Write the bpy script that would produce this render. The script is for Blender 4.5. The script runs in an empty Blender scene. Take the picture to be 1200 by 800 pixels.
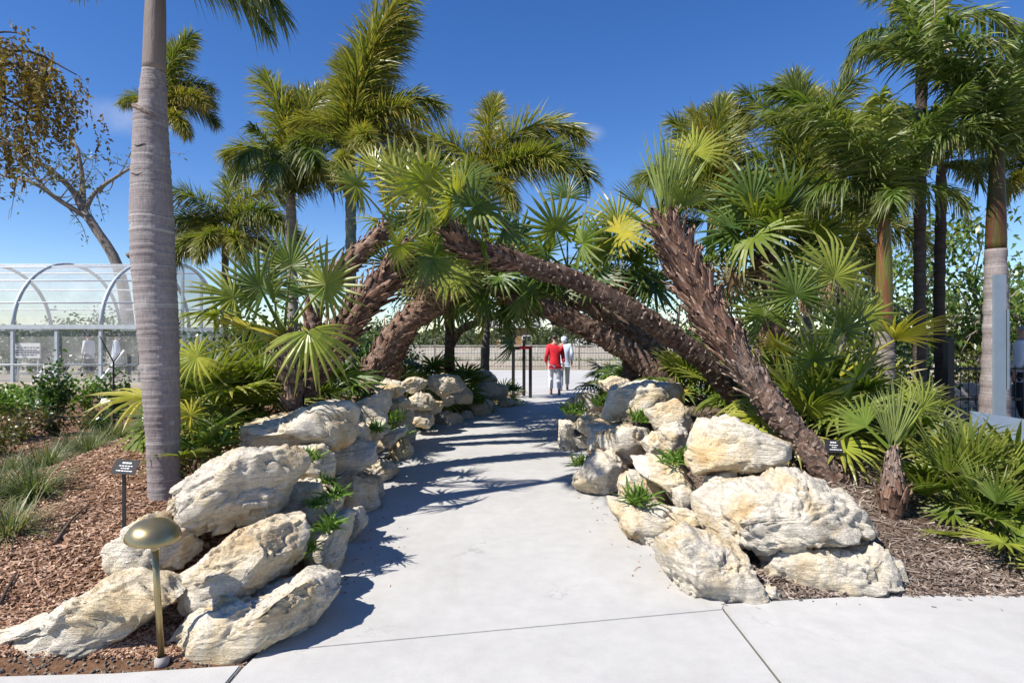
import bpy, bmesh, math, random
import numpy as np
from mathutils import Vector, Matrix, Quaternion
R_ = math.radians
rng = np.random.default_rng(7); random.seed(7)
scene = bpy.context.scene
COL = scene.collection

# ------------------------------------------------------------------ camera, sky, sun, exposure
F = 700.0; HOR = 396.0; EYE = 1.6          # photo pixels (1200 wide), horizon row, eye height
cam_d = bpy.data.cameras.new('camera'); cam = bpy.data.objects.new('camera', cam_d); COL.objects.link(cam)
cam_d.sensor_width = 36.0; cam_d.lens = 36.0*F/1200.0; cam_d.clip_end = 3000; cam_d.clip_start = 0.05
cam_d.shift_y = -(400-HOR)/1200.0
cam.location = (0, 0, EYE); cam.rotation_euler = (R_(90), 0, 0)
scene.camera = cam

SUN_EL = R_(50); SUN_AZ = math.atan2(-0.85, -0.52)       # towards the sun: left and behind the camera
SDIR = Vector((math.sin(SUN_AZ)*math.cos(SUN_EL), math.cos(SUN_AZ)*math.cos(SUN_EL), math.sin(SUN_EL)))
world = bpy.data.worlds.new('World'); scene.world = world; world.use_nodes = True
wn = world.node_tree.nodes; wl = world.node_tree.links
bg = wn['Background']; sky = wn.new('ShaderNodeTexSky'); sky.sky_type = 'NISHITA'; sky.sun_disc = False
sky.sun_elevation = SUN_EL; sky.sun_rotation = SUN_AZ % (2*math.pi)
sky.altitude = 600; sky.air_density = 1.0; sky.dust_density = 0.0; sky.ozone_density = 3.0
hsv = wn.new('ShaderNodeHueSaturation'); hsv.inputs['Hue'].default_value = 0.512; hsv.inputs['Saturation'].default_value = 1.28; hsv.inputs['Value'].default_value = 1.1
wl.new(sky.outputs[0], hsv.inputs['Color'])
tc = wn.new('ShaderNodeTexCoord'); cn = wn.new('ShaderNodeTexNoise'); cn.inputs['Scale'].default_value = 40; cn.inputs['Detail'].default_value = 6; wl.new(tc.outputs['Generated'], cn.inputs['Vector'])
prev = hsv.outputs[0]
for (cx, cy, rad, amt) in ((683, 157, 0.030, 0.34), (140, 138, 0.05, 0.22)):
    d = Vector(((cx-600)/F, 1, (HOR-cy)/F)).normalized()
    sb = wn.new('ShaderNodeVectorMath'); sb.operation = 'SUBTRACT'; sb.inputs[1].default_value = d; wl.new(tc.outputs['Generated'], sb.inputs[0])
    ml = wn.new('ShaderNodeVectorMath'); ml.operation = 'MULTIPLY'; ml.inputs[1].default_value = (0.7, 0.7, 1.7); wl.new(sb.outputs[0], ml.inputs[0])
    le = wn.new('ShaderNodeVectorMath'); le.operation = 'LENGTH'; wl.new(ml.outputs[0], le.inputs[0])
    mr = wn.new('ShaderNodeMapRange'); mr.interpolation_type = 'SMOOTHSTEP'; mr.inputs[1].default_value = rad; mr.inputs[2].default_value = 0.0; mr.inputs[3].default_value = 0.0; mr.inputs[4].default_value = amt*2; wl.new(le.outputs['Value'], mr.inputs[0])
    mu = wn.new('ShaderNodeMath'); mu.operation = 'MULTIPLY'; mu.use_clamp = True; wl.new(mr.outputs[0], mu.inputs[0]); wl.new(cn.outputs['Fac'], mu.inputs[1])
    mx = wn.new('ShaderNodeMix'); mx.data_type = 'RGBA'; mx.inputs[7].default_value = (6.5, 6.7, 7.0, 1); wl.new(mu.outputs[0], mx.inputs[0]); wl.new(prev, mx.inputs[6]); prev = mx.outputs[2]
wl.new(prev, bg.inputs[0]); bg.inputs[1].default_value = 0.09
sun_d = bpy.data.lights.new('sun', 'SUN'); sun_d.energy = 5.0; sun_d.angle = R_(0.53); sun_d.color = (1.0, 0.95, 0.87)
sun = bpy.data.objects.new('sun', sun_d); COL.objects.link(sun); sun.rotation_euler = SDIR.to_track_quat('Z', 'Y').to_euler()
vs = scene.view_settings; vs.view_transform = 'Standard'; vs.look = 'None'; vs.gamma = 1.0; vs.use_curve_mapping = False
vs.exposure = 0.68

def P(px, py, Y):                       # a photo pixel at a chosen distance -> world point
    return Vector(((px-600)/F*Y, Y, EYE-(py-HOR)/F*Y))

# ------------------------------------------------------------------ numpy noise
_perm = np.random.default_rng(3).permutation(512)
_perm = np.concatenate([_perm, _perm, _perm]) % 256
_grad = np.random.default_rng(5).normal(size=(256, 3)); _grad /= np.linalg.norm(_grad, axis=1)[:, None]
def pnoise(p):
    p = np.asarray(p, float); i = np.floor(p).astype(int); f = p-i; u = f*f*f*(f*(f*6-15)+10)
    i &= 255; out = 0
    for dx in (0, 1):
        for dy in (0, 1):
            for dz in (0, 1):
                h = _perm[_perm[_perm[(i[:, 0]+dx) & 255]+((i[:, 1]+dy) & 255)]+((i[:, 2]+dz) & 255)]
                g = _grad[h]; d = f-np.array([dx, dy, dz]); w = np.ones(len(p))
                for k, b in enumerate((dx, dy, dz)): w = w*(u[:, k] if b else 1-u[:, k])
                out = out+w*np.sum(g*d, axis=1)
    return out
def fbm(p, oct=4, gain=0.5):
    s = 0; a = 1.0
    for k in range(oct): s = s+a*pnoise(p*(2.03**k)+17.3*k); a *= gain
    return s

# ------------------------------------------------------------------ materials
class NT:
    def __init__(s, name):
        s.m = bpy.data.materials.new(name); s.m.use_nodes = True; s.t = s.m.node_tree; s.t.nodes.clear()
        s.out = s.n('ShaderNodeOutputMaterial')
    def n(s, t, **k):
        nd = s.t.nodes.new(t)
        for a, b in k.items(): setattr(nd, a, b)
        return nd
    def l(s, a, b): s.t.links.new(a, b)
    def noise(s, scale, detail=6, rough=0.6, vec=None, dist=0.0):
        nd = s.n('ShaderNodeTexNoise'); nd.inputs['Scale'].default_value = scale; nd.inputs['Detail'].default_value = detail
        nd.inputs['Roughness'].default_value = rough; nd.inputs['Distortion'].default_value = dist
        if vec: s.l(vec, nd.inputs['Vector'])
        return nd.outputs['Fac']
    def ramp(s, fac, stops):
        nd = s.n('ShaderNodeValToRGB'); cr = nd.color_ramp
        while len(cr.elements) < len(stops): cr.elements.new(0.5)
        for e, (p, c) in zip(cr.elements, stops): e.position = p; e.color = (*c, 1)
        s.l(fac, nd.inputs[0]); return nd.outputs[0]
    def mix(s, fac, a, b, blend='MIX'):
        nd = s.n('ShaderNodeMix', data_type='RGBA', blend_type=blend)
        for v, i in ((fac, 0), (a, 6), (b, 7)):
            if isinstance(v, (int, float)): nd.inputs[i].default_value = v
            elif isinstance(v, tuple): nd.inputs[i].default_value = (*v, 1)
            else: s.l(v, nd.inputs[i])
        return nd.outputs[2]
    def math(s, op, a, b=0.0):
        nd = s.n('ShaderNodeMath', operation=op)
        for v, i in ((a, 0), (b, 1)):
            if isinstance(v, (int, float)): nd.inputs[i].default_value = v
            else: s.l(v, nd.inputs[i])
        return nd.outputs[0]
    def coord(s, which='Object'):
        return s.n('ShaderNodeTexCoord').outputs[which]
    def geo(s, which='Position'): return s.n('ShaderNodeNewGeometry').outputs[which]
    def mapping(s, vec, sc):
        nd = s.n('ShaderNodeMapping'); nd.inputs['Scale'].default_value = sc; s.l(vec, nd.inputs[0]); return nd.outputs[0]
    def bump(s, h, strength=0.3, dist=0.02, prev=None):
        nd = s.n('ShaderNodeBump'); nd.inputs['Strength'].default_value = strength; nd.inputs['Distance'].default_value = dist
        s.l(h, nd.inputs['Height'])
        if prev: s.l(prev, nd.inputs['Normal'])
        return nd.outputs[0]
    def bsdf(s, col, rough=0.7, normal=None, metal=0.0, spec=0.5):
        nd = s.n('ShaderNodeBsdfPrincipled')
        if isinstance(col, tuple): nd.inputs['Base Color'].default_value = (*col, 1)
        else: s.l(col, nd.inputs['Base Color'])
        if isinstance(rough, (int, float)): nd.inputs['Roughness'].default_value = rough
        else: s.l(rough, nd.inputs['Roughness'])
        nd.inputs['Metallic'].default_value = metal; nd.inputs['Specular IOR Level'].default_value = spec
        if normal: s.l(normal, nd.inputs['Normal'])
        return nd
    def done(s, sh):
        s.l(sh.outputs[0], s.out.inputs[0]); return s.m

def m_plain(name, col, rough=0.6, metal=0.0, var=0.12, scale=14):
    t = NT(name); n = t.noise(scale, 5, 0.6, t.coord())
    lo = tuple(c*(1-var) for c in col); hi = tuple(min(1, c*(1+var)) for c in col)
    c = t.ramp(n, [(0.3, lo), (0.7, hi)])
    return t.done(t.bsdf(c, rough, t.bump(n, 0.12, 0.01), metal))

def m_leaf(name, stops, trans=0.3, rough=0.38, island=0.5, tipc=None):
    """leaf colour varies from leaf to leaf (object) and from segment to segment (island)"""
    t = NT(name)
    r1 = t.n('ShaderNodeObjectInfo').outputs['Random']; r2 = t.geo('Random Per Island')
    f = t.math('ADD', t.math('MULTIPLY', r1, 1-island), t.math('MULTIPLY', r2, island))
    c = t.ramp(f, stops)
    n = t.noise(5, 4, 0.6, t.coord()); c = t.mix(0.35, c, t.ramp(n, [(0.3, (0.55, 0.55, 0.5)), (0.7, (1.15, 1.15, 1.0))]), 'MULTIPLY')
    if tipc:
        at = t.n('ShaderNodeAttribute'); at.attribute_name = 'tip'
        c = t.mix(t.math('MULTIPLY', t.math('POWER', at.outputs['Fac'], 3.0), 0.75), c, tipc)
    b = t.bsdf(c, max(0.3, rough-0.04), None, 0, 0.45)
    tr = t.n('ShaderNodeBsdfTranslucent'); t.l(t.mix(1.0, c, (1.5, 1.6, 0.7), 'MULTIPLY'), tr.inputs[0])
    mx = t.n('ShaderNodeMixShader'); mx.inputs[0].default_value = trans; t.l(b.outputs[0], mx.inputs[1]); t.l(tr.outputs[0], mx.inputs[2])
    return t.done(mx)

M = {}
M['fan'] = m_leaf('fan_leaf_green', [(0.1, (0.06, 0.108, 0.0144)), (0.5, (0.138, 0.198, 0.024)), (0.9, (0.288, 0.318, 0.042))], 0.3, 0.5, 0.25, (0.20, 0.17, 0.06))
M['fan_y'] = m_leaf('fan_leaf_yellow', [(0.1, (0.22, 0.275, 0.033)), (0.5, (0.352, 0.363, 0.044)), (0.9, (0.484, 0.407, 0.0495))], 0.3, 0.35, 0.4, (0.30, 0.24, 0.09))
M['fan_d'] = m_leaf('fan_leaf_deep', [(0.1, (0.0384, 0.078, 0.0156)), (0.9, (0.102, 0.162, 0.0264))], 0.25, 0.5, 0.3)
M['fan_u'] = m_leaf('young_fan_leaf', [(0.1, (0.17, 0.23, 0.055)), (0.9, (0.30, 0.34, 0.10))], 0.3, 0.5, 0.5)
M['fox'] = m_leaf('foxtail_leaflet', [(0.1, (0.0633, 0.1092, 0.0207)), (0.4, (0.1437, 0.2012, 0.0345)), (0.7, (0.2875, 0.2875, 0.0483)), (0.95, (0.414, 0.276, 0.0575))], 0.3, 0.45, 0.6, (0.28, 0.23, 0.09))
M['royal'] = m_leaf('royal_leaflet', [(0.1, (0.054, 0.102, 0.018)), (0.5, (0.12, 0.186, 0.0312)), (0.95, (0.276, 0.3, 0.054))], 0.3, 0.5, 0.55, (0.18, 0.15, 0.07))
M['fern'] = m_leaf('fern_leaflet', [(0.1, (0.06, 0.13, 0.02)), (0.9, (0.16, 0.26, 0.04))], 0.3, 0.45, 0.5)
M['shrub'] = m_leaf('shrub_leaf', [(0.1, (0.03, 0.075, 0.015)), (0.9, (0.10, 0.19, 0.03))], 0.25, 0.35, 0.7)
M['shrub_l'] = m_leaf('shrub_leaf_light', [(0.1, (0.08, 0.16, 0.02)), (0.9, (0.20, 0.30, 0.045))], 0.3, 0.4, 0.7)
M['shrub_o'] = m_leaf('shrub_leaf_olive', [(0.1, (0.05, 0.065, 0.018)), (0.6, (0.10, 0.11, 0.03)), (0.95, (0.20, 0.12, 0.04))], 0.25, 0.4, 0.7)
M['grass'] = m_leaf('grass_blade', [(0.05, (0.07, 0.11, 0.03)), (0.5, (0.13, 0.16, 0.06)), (0.95, (0.30, 0.26, 0.15))], 0.25, 0.5, 0.8)
M['tree'] = m_leaf('tree_leaf', [(0.1, (0.05, 0.10, 0.02)), (0.6, (0.12, 0.19, 0.035)), (0.95, (0.24, 0.28, 0.06))], 0.3, 0.4, 0.8)
M['tree_f'] = m_leaf('tree_leaf_far', [(0.1, (0.05, 0.075, 0.03)), (0.9, (0.13, 0.15, 0.06))], 0.25, 0.5, 0.8)
M['flower'] = m_leaf('hanging_flower', [(0.1, (0.10, 0.065, 0.015)), (0.6, (0.22, 0.15, 0.03)), (0.95, (0.30, 0.24, 0.07))], 0.25, 0.8, 0.8)
M['dead'] = m_leaf('dead_frond', [(0.1, (0.17, 0.10, 0.05)), (0.9, (0.36, 0.25, 0.14))], 0.2, 0.7, 0.7)
M['deadtwig'] = m_plain('dead_fruit_stalk', (0.50, 0.42, 0.36), 0.7)
M['petiole'] = m_plain('petiole', (0.17, 0.21, 0.05), 0.45)

def m_concrete(name='concrete', base=(0.46, 0.45, 0.43)):
    t = NT(name); g = t.geo()
    big = t.noise(0.7, 6, 0.6, g); mid = t.noise(7, 6, 0.65, g); fine = t.noise(160, 3, 0.7, g)
    c = t.ramp(big, [(0.25, tuple(x*0.87 for x in base)), (0.75, tuple(min(1, x*1.08) for x in base))])
    c = t.mix(0.5, c, t.ramp(mid, [(0.3, (0.82, 0.82, 0.82)), (0.65, (1.04, 1.04, 1.04))]), 'MULTIPLY')
    c = t.mix(0.45, c, t.ramp(fine, [(0.3, (0.72, 0.72, 0.73)), (0.6, (1.05, 1.05, 1.05))]), 'MULTIPLY')
    spots = t.noise(2.6, 3, 0.5, g); c = t.mix(t.math('MULTIPLY', t.ramp(spots, [(0.66, (0, 0, 0)), (0.78, (1, 1, 1))]), 0.22), c, (0.40, 0.37, 0.32))
    wv = t.n('ShaderNodeTexVoronoi', feature='DISTANCE_TO_EDGE'); wv.inputs['Scale'].default_value = 0.42
    ds = t.n('ShaderNodeVectorMath', operation='ADD'); nv = t.n('ShaderNodeTexNoise'); nv.inputs['Scale'].default_value = 2.2; nv.inputs['Detail'].default_value = 6; t.l(g, nv.inputs['Vector']); t.l(g, ds.inputs[0]); t.l(nv.outputs['Color'], ds.inputs[1]); t.l(ds.outputs[0], wv.inputs['Vector'])
    crk = t.ramp(wv.outputs['Distance'], [(0.0, (1, 1, 1)), (0.0028, (0, 0, 0))]); crm = t.ramp(t.noise(0.8, 2, 0.5, g), [(0.5, (0, 0, 0)), (0.6, (1, 1, 1))])
    c = t.mix(t.math('MULTIPLY', t.math('MULTIPLY', crk, crm), 0.35), c, (0.16, 0.15, 0.14))
    st2 = t.noise(1.7, 7, 0.7, t.mapping(g, (1.0, 0.45, 1.0)), 1.2); c = t.mix(t.math('MULTIPLY', t.ramp(st2, [(0.52, (0, 0, 0)), (0.72, (1, 1, 1))]), 0.3), c, (0.33, 0.31, 0.28))
    broom = t.noise(60, 2, 0.5, t.mapping(g, (0.25, 5.0, 1.0)))
    nb = t.bump(broom, 0.25, 0.004, t.bump(fine, 0.3, 0.003))
    return t.done(t.bsdf(c, 0.85, nb, 0, 0.3))
M['concrete'] = m_concrete()
M['joint'] = m_plain('joint_filler', (0.10, 0.095, 0.085), 0.9)

def m_rock():
    t = NT('limestone'); o = t.coord(); rnd = t.n('ShaderNodeObjectInfo').outputs['Random']
    add = t.n('ShaderNodeVectorMath', operation='ADD'); t.l(o, add.inputs[0])
    cmb = t.n('ShaderNodeCombineXYZ'); t.l(t.math('MULTIPLY', rnd, 37.0), cmb.inputs[0]); t.l(t.math('MULTIPLY', rnd, 11.0), cmb.inputs[2]); t.l(cmb.outputs[0], add.inputs[1])
    v = add.outputs[0]
    big = t.noise(2.6, 5, 0.55, v, 0.6); mid = t.noise(9, 8, 0.65, v); fine = t.noise(55, 6, 0.7, v)
    c = t.ramp(big, [(0.30, (0.60, 0.55, 0.46)), (0.47, (0.70, 0.64, 0.53)), (0.57, (0.68, 0.565, 0.38)), (0.69, (0.60, 0.42, 0.21))])
    c = t.mix(0.65, c, t.ramp(mid, [(0.28, (0.58, 0.54, 0.50)), (0.52, (1, 1, 1)), (0.75, (1.08, 1.06, 1.02))]), 'MULTIPLY')
    c = t.mix(0.4, c, t.ramp(fine, [(0.3, (0.55, 0.52, 0.48)), (0.6, (1.05, 1.05, 1.05))]), 'MULTIPLY')
    gr = t.noise(3.7, 7, 0.7, t.mapping(v, (1.0, 1.0, 1.7)), 0.4)
    c = t.mix(t.math('MULTIPLY', t.ramp(gr, [(0.55, (0, 0, 0)), (0.72, (1, 1, 1))]), 0.45), c, (0.30, 0.28, 0.25))
    c = t.mix(t.math('MULTIPLY', t.ramp(rnd, [(0.55, (0, 0, 0)), (1.0, (1, 1, 1))]), 0.22), c, (0.42, 0.38, 0.33))
    strata = t.noise(16, 5, 0.65, t.mapping(v, (0.35, 0.35, 2.6)), 0.8)
    ln_ = t.ramp(strata, [(0.455, (0, 0, 0)), (0.475, (1, 1, 1)), (0.49, (0, 0, 0))]); c = t.mix(t.math('MULTIPLY', ln_, 0.45), c, (0.20, 0.165, 0.125))
    vor = t.n('ShaderNodeTexVoronoi'); vor.inputs['Scale'].default_value = 34; t.l(v, vor.inputs['Vector'])
    pit = t.ramp(vor.outputs['Distance'], [(0.05, (0, 0, 0)), (0.35, (1, 1, 1))])
    nb = t.bump(mid, 0.7, 0.04, None); nb = t.bump(strata, 0.8, 0.035, nb); nb = t.bump(pit, 0.25, 0.010, nb); nb = t.bump(fine, 0.8, 0.012, nb)
    return t.done(t.bsdf(c, 0.92, nb, 0, 0.2))
M['rock'] = m_rock()

def m_royal_trunk():
    t = NT('royal_trunk'); o = t.coord()
    sep = t.n('ShaderNodeSeparateXYZ'); t.l(o, sep.inputs[0])
    wob = t.noise(4, 3, 0.5, o)
    z = t.math('ADD', sep.outputs[2], t.math('MULTIPLY', wob, 0.03))
    comb = t.n('ShaderNodeCombineXYZ'); t.l(t.math('MULTIPLY', z, 1.0), comb.inputs[2])
    lines = t.noise(17, 4, 0.75, comb.outputs[0])                 # irregular ring scars
    n1 = t.noise(2.2, 5, 0.6, o); n2 = t.noise(40, 6, 0.7, t.mapping(o, (1.6, 1.6, 0.5))); n3 = t.noise(9, 6, 0.65, o)
    c = t.ramp(n1, [(0.3, (0.19, 0.155, 0.15)), (0.55, (0.27, 0.235, 0.225)), (0.75, (0.36, 0.33, 0.315))])
    c = t.mix(0.8, c, t.ramp(n2, [(0.3, (0.62, 0.60, 0.60)), (0.65, (1.12, 1.12, 1.12))]), 'MULTIPLY')
    ls = t.ramp(lines, [(0.55, (0, 0, 0)), (0.62, (1, 1, 1)), (0.70, (0.2, 0.2, 0.2))])
    c = t.mix(t.math('MULTIPLY', ls, 0.6), c, (0.47, 0.44, 0.41))
    blot = t.ramp(n3, [(0.64, (0, 0, 0)), (0.70, (1, 1, 1))]); c = t.mix(t.math('MULTIPLY', blot, 0.45), c, (0.50, 0.49, 0.47))
    nb = t.bump(lines, 0.8, 0.02); nb = t.bump(n2, 0.5, 0.01, nb)
    return t.done(t.bsdf(c, 0.8, nb, 0, 0.3))
M['royal_trunk'] = m_royal_trunk()
def m_bark(name, stops, sc=(1, 1, 1), s=14, rough=0.85):
    t = NT(name); o = t.mapping(t.coord(), sc)
    n = t.noise(s, 8, 0.7, o, 0.5); n2 = t.noise(2.4, 4, 0.6, o); r = t.n('ShaderNodeObjectInfo').outputs['Random']
    c = t.ramp(n, stops); c = t.mix(0.7, c, t.ramp(n2, [(0.3, (0.65, 0.62, 0.6)), (0.7, (1.15, 1.1, 1.08))]), 'MULTIPLY')
    c = t.mix(0.8, c, t.ramp(r, [(0, (0.40, 0.36, 0.34)), (0.6, (0.95, 0.88, 0.84)), (1, (1.4, 1.35, 1.32))]), 'MULTIPLY')
    return t.done(t.bsdf(c, rough, t.bump(n, 0.8, 0.02), 0, 0.25))
M['bark'] = m_bark('fibrous_palm_bark', [(0.30, (0.035, 0.022, 0.016)), (0.46, (0.13, 0.085, 0.062)), (0.60, (0.25, 0.185, 0.15)), (0.76, (0.48, 0.42, 0.37))], (1.6, 1.6, 1.6), 11)
M['boot'] = m_bark('old_leaf_base', [(0.3, (0.06, 0.036, 0.026)), (0.48, (0.21, 0.125, 0.09)), (0.6, (0.34, 0.25, 0.195)), (0.75, (0.54, 0.48, 0.42))], (5, 0.8, 5), 7)
M['boot_grey'] = m_bark('weathered_leaf_base', [(0.3, (0.06, 0.042, 0.034)), (0.46, (0.20, 0.15, 0.12)), (0.6, (0.35, 0.285, 0.245)), (0.75, (0.54, 0.49, 0.445))], (5, 0.8, 5), 7)
M['slim_trunk'] = m_bark('slim_palm_trunk', [(0.25, (0.15, 0.14, 0.125)), (0.5, (0.27, 0.255, 0.23)), (0.75, (0.40, 0.385, 0.35))], (1, 1, 7), 5)
M['slim_green'] = m_bark('green_grey_trunk', [(0.25, (0.10, 0.125, 0.10)), (0.6, (0.20, 0.235, 0.19)), (0.8, (0.28, 0.30, 0.25))], (1, 1, 7), 4)
M['dark_trunk'] = m_bark('dark_trunk', [(0.25, (0.05, 0.04, 0.035)), (0.6, (0.12, 0.10, 0.085)), (0.8, (0.19, 0.17, 0.15))], (1, 1, 5), 6)
M['treebark'] = m_bark('grey_tree_bark', [(0.25, (0.15, 0.135, 0.115)), (0.6, (0.30, 0.275, 0.24)), (0.8, (0.42, 0.39, 0.35))], (3, 3, 1), 9)
M['shaft'] = m_bark('brown_green_crownshaft', [(0.36, (0.07, 0.12, 0.022)), (0.48, (0.13, 0.13, 0.03)), (0.56, (0.15, 0.06, 0.028)), (0.66, (0.20, 0.09, 0.05))], (4.0, 4.0, 0.35), 3.5, 0.45)
M['shaft_grey'] = m_bark('grey_green_crownshaft', [(0.3, (0.24, 0.205, 0.185)), (0.6, (0.32, 0.28, 0.25)), (0.8, (0.36, 0.33, 0.29))], (2, 2, 0.3), 3, 0.55)

def m_ground():
    t = NT('planting_ground'); g = t.geo(); sep = t.n('ShaderNodeSeparateXYZ'); t.l(g, sep.inputs[0])
    n = t.noise(26, 8, 0.75, g); n2 = t.noise(1.4, 4, 0.6, g); n3 = t.noise(90, 5, 0.7, g)
    red = t.ramp(n, [(0.25, (0.07, 0.035, 0.02)), (0.5, (0.19, 0.105, 0.06)), (0.7, (0.31, 0.20, 0.13))])
    dun = t.ramp(n, [(0.25, (0.06, 0.04, 0.03)), (0.5, (0.16, 0.115, 0.085)), (0.7, (0.30, 0.245, 0.20))])
    side = t.n('ShaderNodeMapRange'); t.l(sep.outputs[0], side.inputs[0]); side.inputs[1].default_value = -0.5; side.inputs[2].default_value = 0.8
    c = t.mix(side.outputs[0], red, dun)
    sand = t.ramp(n2, [(0.3, (0.30, 0.26, 0.19)), (0.7, (0.42, 0.37, 0.29))])
    far = t.n('ShaderNodeMapRange'); t.l(t.math('ADD', sep.outputs[1], t.math('MULTIPLY', n2, 5)), far.inputs[0]); far.inputs[1].default_value = 17; far.inputs[2].default_value = 24
    c = t.mix(far.outputs[0], c, sand)
    grassn = t.noise(0.25, 5, 0.6, g); c2 = t.mix(t.ramp(grassn, [(0.45, (0, 0, 0)), (0.6, (1, 1, 1))]), c, (0.11, 0.13, 0.045))
    vf = t.n('ShaderNodeMapRange'); t.l(sep.outputs[1], vf.inputs[0]); vf.inputs[1].default_value = 28; vf.inputs[2].default_value = 45
    c = t.mix(vf.outputs[0], c, c2)
    return t.done(t.bsdf(c, 0.95, t.bump(n3, 0.6, 0.01, t.bump(n, 0.9, 0.03)), 0, 0.15))
M['ground'] = m_ground()
def m_chip(name, stops):
    t = NT(name); r = t.geo('Random Per Island'); c = t.ramp(r, stops); n = t.noise(60, 4, 0.6, t.coord())
    c = t.mix(0.4, c, t.ramp(n, [(0.3, (0.6, 0.6, 0.6)), (0.7, (1.1, 1.1, 1.1))]), 'MULTIPLY')
    c = t.mix(0.8, c, t.ramp(t.noise(1.6, 5, 0.65, t.geo()), [(0.35, (0.55, 0.5, 0.48)), (0.55, (1, 1, 1)), (0.75, (1.2, 1.2, 1.2))]), 'MULTIPLY')
    return t.done(t.bsdf(c, 0.9, None, 0, 0.15))
M['chip_l'] = m_chip('bark_chip_red', [(0.0, (0.13, 0.07, 0.042)), (0.35, (0.33, 0.19, 0.12)), (0.7, (0.50, 0.32, 0.215)), (1.0, (0.64, 0.48, 0.36))])
M['chip_r'] = m_chip('bark_chip_grey', [(0.0, (0.07, 0.05, 0.04)), (0.4, (0.18, 0.13, 0.10)), (0.75, (0.32, 0.26, 0.215)), (1.0, (0.48, 0.41, 0.35))])
M['gravel'] = m_chip('gravel_bit', [(0.0, (0.12, 0.10, 0.085)), (1.0, (0.36, 0.31, 0.26))])
M['brass'] = m_plain('aged_brass', (0.36, 0.29, 0.15), 0.33, 0.85, 0.2, 9)
M['black'] = m_plain('black_paint', (0.015, 0.015, 0.016), 0.45)
M['blackm'] = m_plain('black_plate', (0.012, 0.012, 0.016), 0.75)
M['greywhite'] = m_plain('weathered_pale_paint', (0.36, 0.35, 0.33), 0.7, 0, 0.2, 2)
M['white'] = m_plain('white_paint', (0.75, 0.75, 0.74), 0.5)
M['ink'] = m_plain('white_lettering', (0.75, 0.75, 0.75), 0.6)
M['steel'] = m_plain('blue_grey_steel', (0.20, 0.25, 0.30), 0.5, 0.2, 0.1, 5)
M['galv'] = m_plain('galvanised_tube', (0.42, 0.46, 0.48), 0.5, 0.15, 0.12, 6)
M['alu'] = m_plain('white_purlin', (0.68, 0.70, 0.72), 0.45)
M['red'] = m_plain('red_cloth', (0.62, 0.012, 0.025), 0.75, 0, 0.15, 8)
M['redpaint'] = m_plain('red_paint', (0.50, 0.012, 0.015), 0.45)
M['whitecloth'] = m_plain('white_cloth', (0.74, 0.74, 0.76), 0.85, 0, 0.08, 8)
M['palecloth'] = m_plain('pale_blue_cloth', (0.55, 0.62, 0.72), 0.85, 0, 0.1, 8)
M['greycloth'] = m_plain('grey_cloth', (0.30, 0.31, 0.29), 0.85, 0, 0.12, 8)
M['darkcloth'] = m_plain('dark_cloth', (0.03, 0.03, 0.035), 0.85)
M['skin'] = m_plain('skin', (0.48, 0.27, 0.19), 0.55, 0, 0.08)
M['hair'] = m_plain('dark_hair', (0.035, 0.022, 0.016), 0.5)
M['hair_g'] = m_plain('grey_hair', (0.30, 0.28, 0.26), 0.55)
M['shoe'] = m_plain('shoe', (0.35, 0.18, 0.13), 0.6)
M['wood'] = m_plain('brown_boards', (0.30, 0.18, 0.085), 0.8, 0, 0.25, 3)
M['fence'] = m_plain('weathered_fence', (0.17, 0.14, 0.115), 0.75, 0, 0.2, 3)
M['palewall'] = m_plain('pale_beige_wall', (0.50, 0.45, 0.38), 0.85, 0, 0.15, 1.2)
M['roofg'] = m_plain('grey_roof', (0.25, 0.24, 0.23), 0.8)
M['stoneblk'] = m_plain('grey_stone_block', (0.36, 0.32, 0.30), 0.9, 0, 0.2, 8)
M['glassd'] = m_plain('dark_window', (0.03, 0.035, 0.04), 0.1)
def m_net():
    t = NT('shade_net'); n = t.noise(1.2, 5, 0.6, t.geo())
    d = t.bsdf((0.55, 0.55, 0.54), 0.8); tr = t.n('ShaderNodeBsdfTransparent'); mx = t.n('ShaderNodeMixShader')
    t.l(t.ramp(n, [(0.3, (0.82, 0.82, 0.82)), (0.7, (0.62, 0.62, 0.62))]), mx.inputs[0])
    t.l(d.outputs[0], mx.inputs[1]); t.l(tr.outputs[0], mx.inputs[2]); return t.done(mx)
M['net'] = m_net()

# ------------------------------------------------------------------ object helpers
def mk_mesh(name, V, Fc, mat=None, smooth=False, tip=None):
    me = bpy.data.meshes.new(name)
    me.from_pydata(np.asarray(V, float).tolist(), [], Fc if isinstance(Fc, list) else np.asarray(Fc).tolist()); 
    if mat: me.materials.append(mat if not isinstance(mat, str) else M[mat])
    if smooth: me.polygons.foreach_set('use_smooth', np.ones(len(me.polygons), bool))
    if tip is not None:
        a = me.attributes.new('tip', 'FLOAT', 'POINT'); a.data.foreach_set('value', np.asarray(tip, np.float32))
    me.update(); return me
def link(name, me, parent=None, mw=None):
    o = bpy.data.objects.new(name, me); COL.objects.link(o)
    if parent is not None: o.parent = parent
    if mw is not None: o.matrix_basis = mw
    return o
def tag(o, label, cat, group=None, kind=None):
    o['label'] = label; o['category'] = cat
    if group: o['group'] = group
    if kind: o['kind'] = kind
    return o
def thing(name, loc, label, cat, group=None, rz=0):
    o = bpy.data.objects.new(name, None); COL.objects.link(o); o.location = loc; o.rotation_euler = (0, 0, rz); o.empty_display_size = 0.1
    return tag(o, label, cat, group)
def struct(o): o['kind'] = 'structure'; return o
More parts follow.
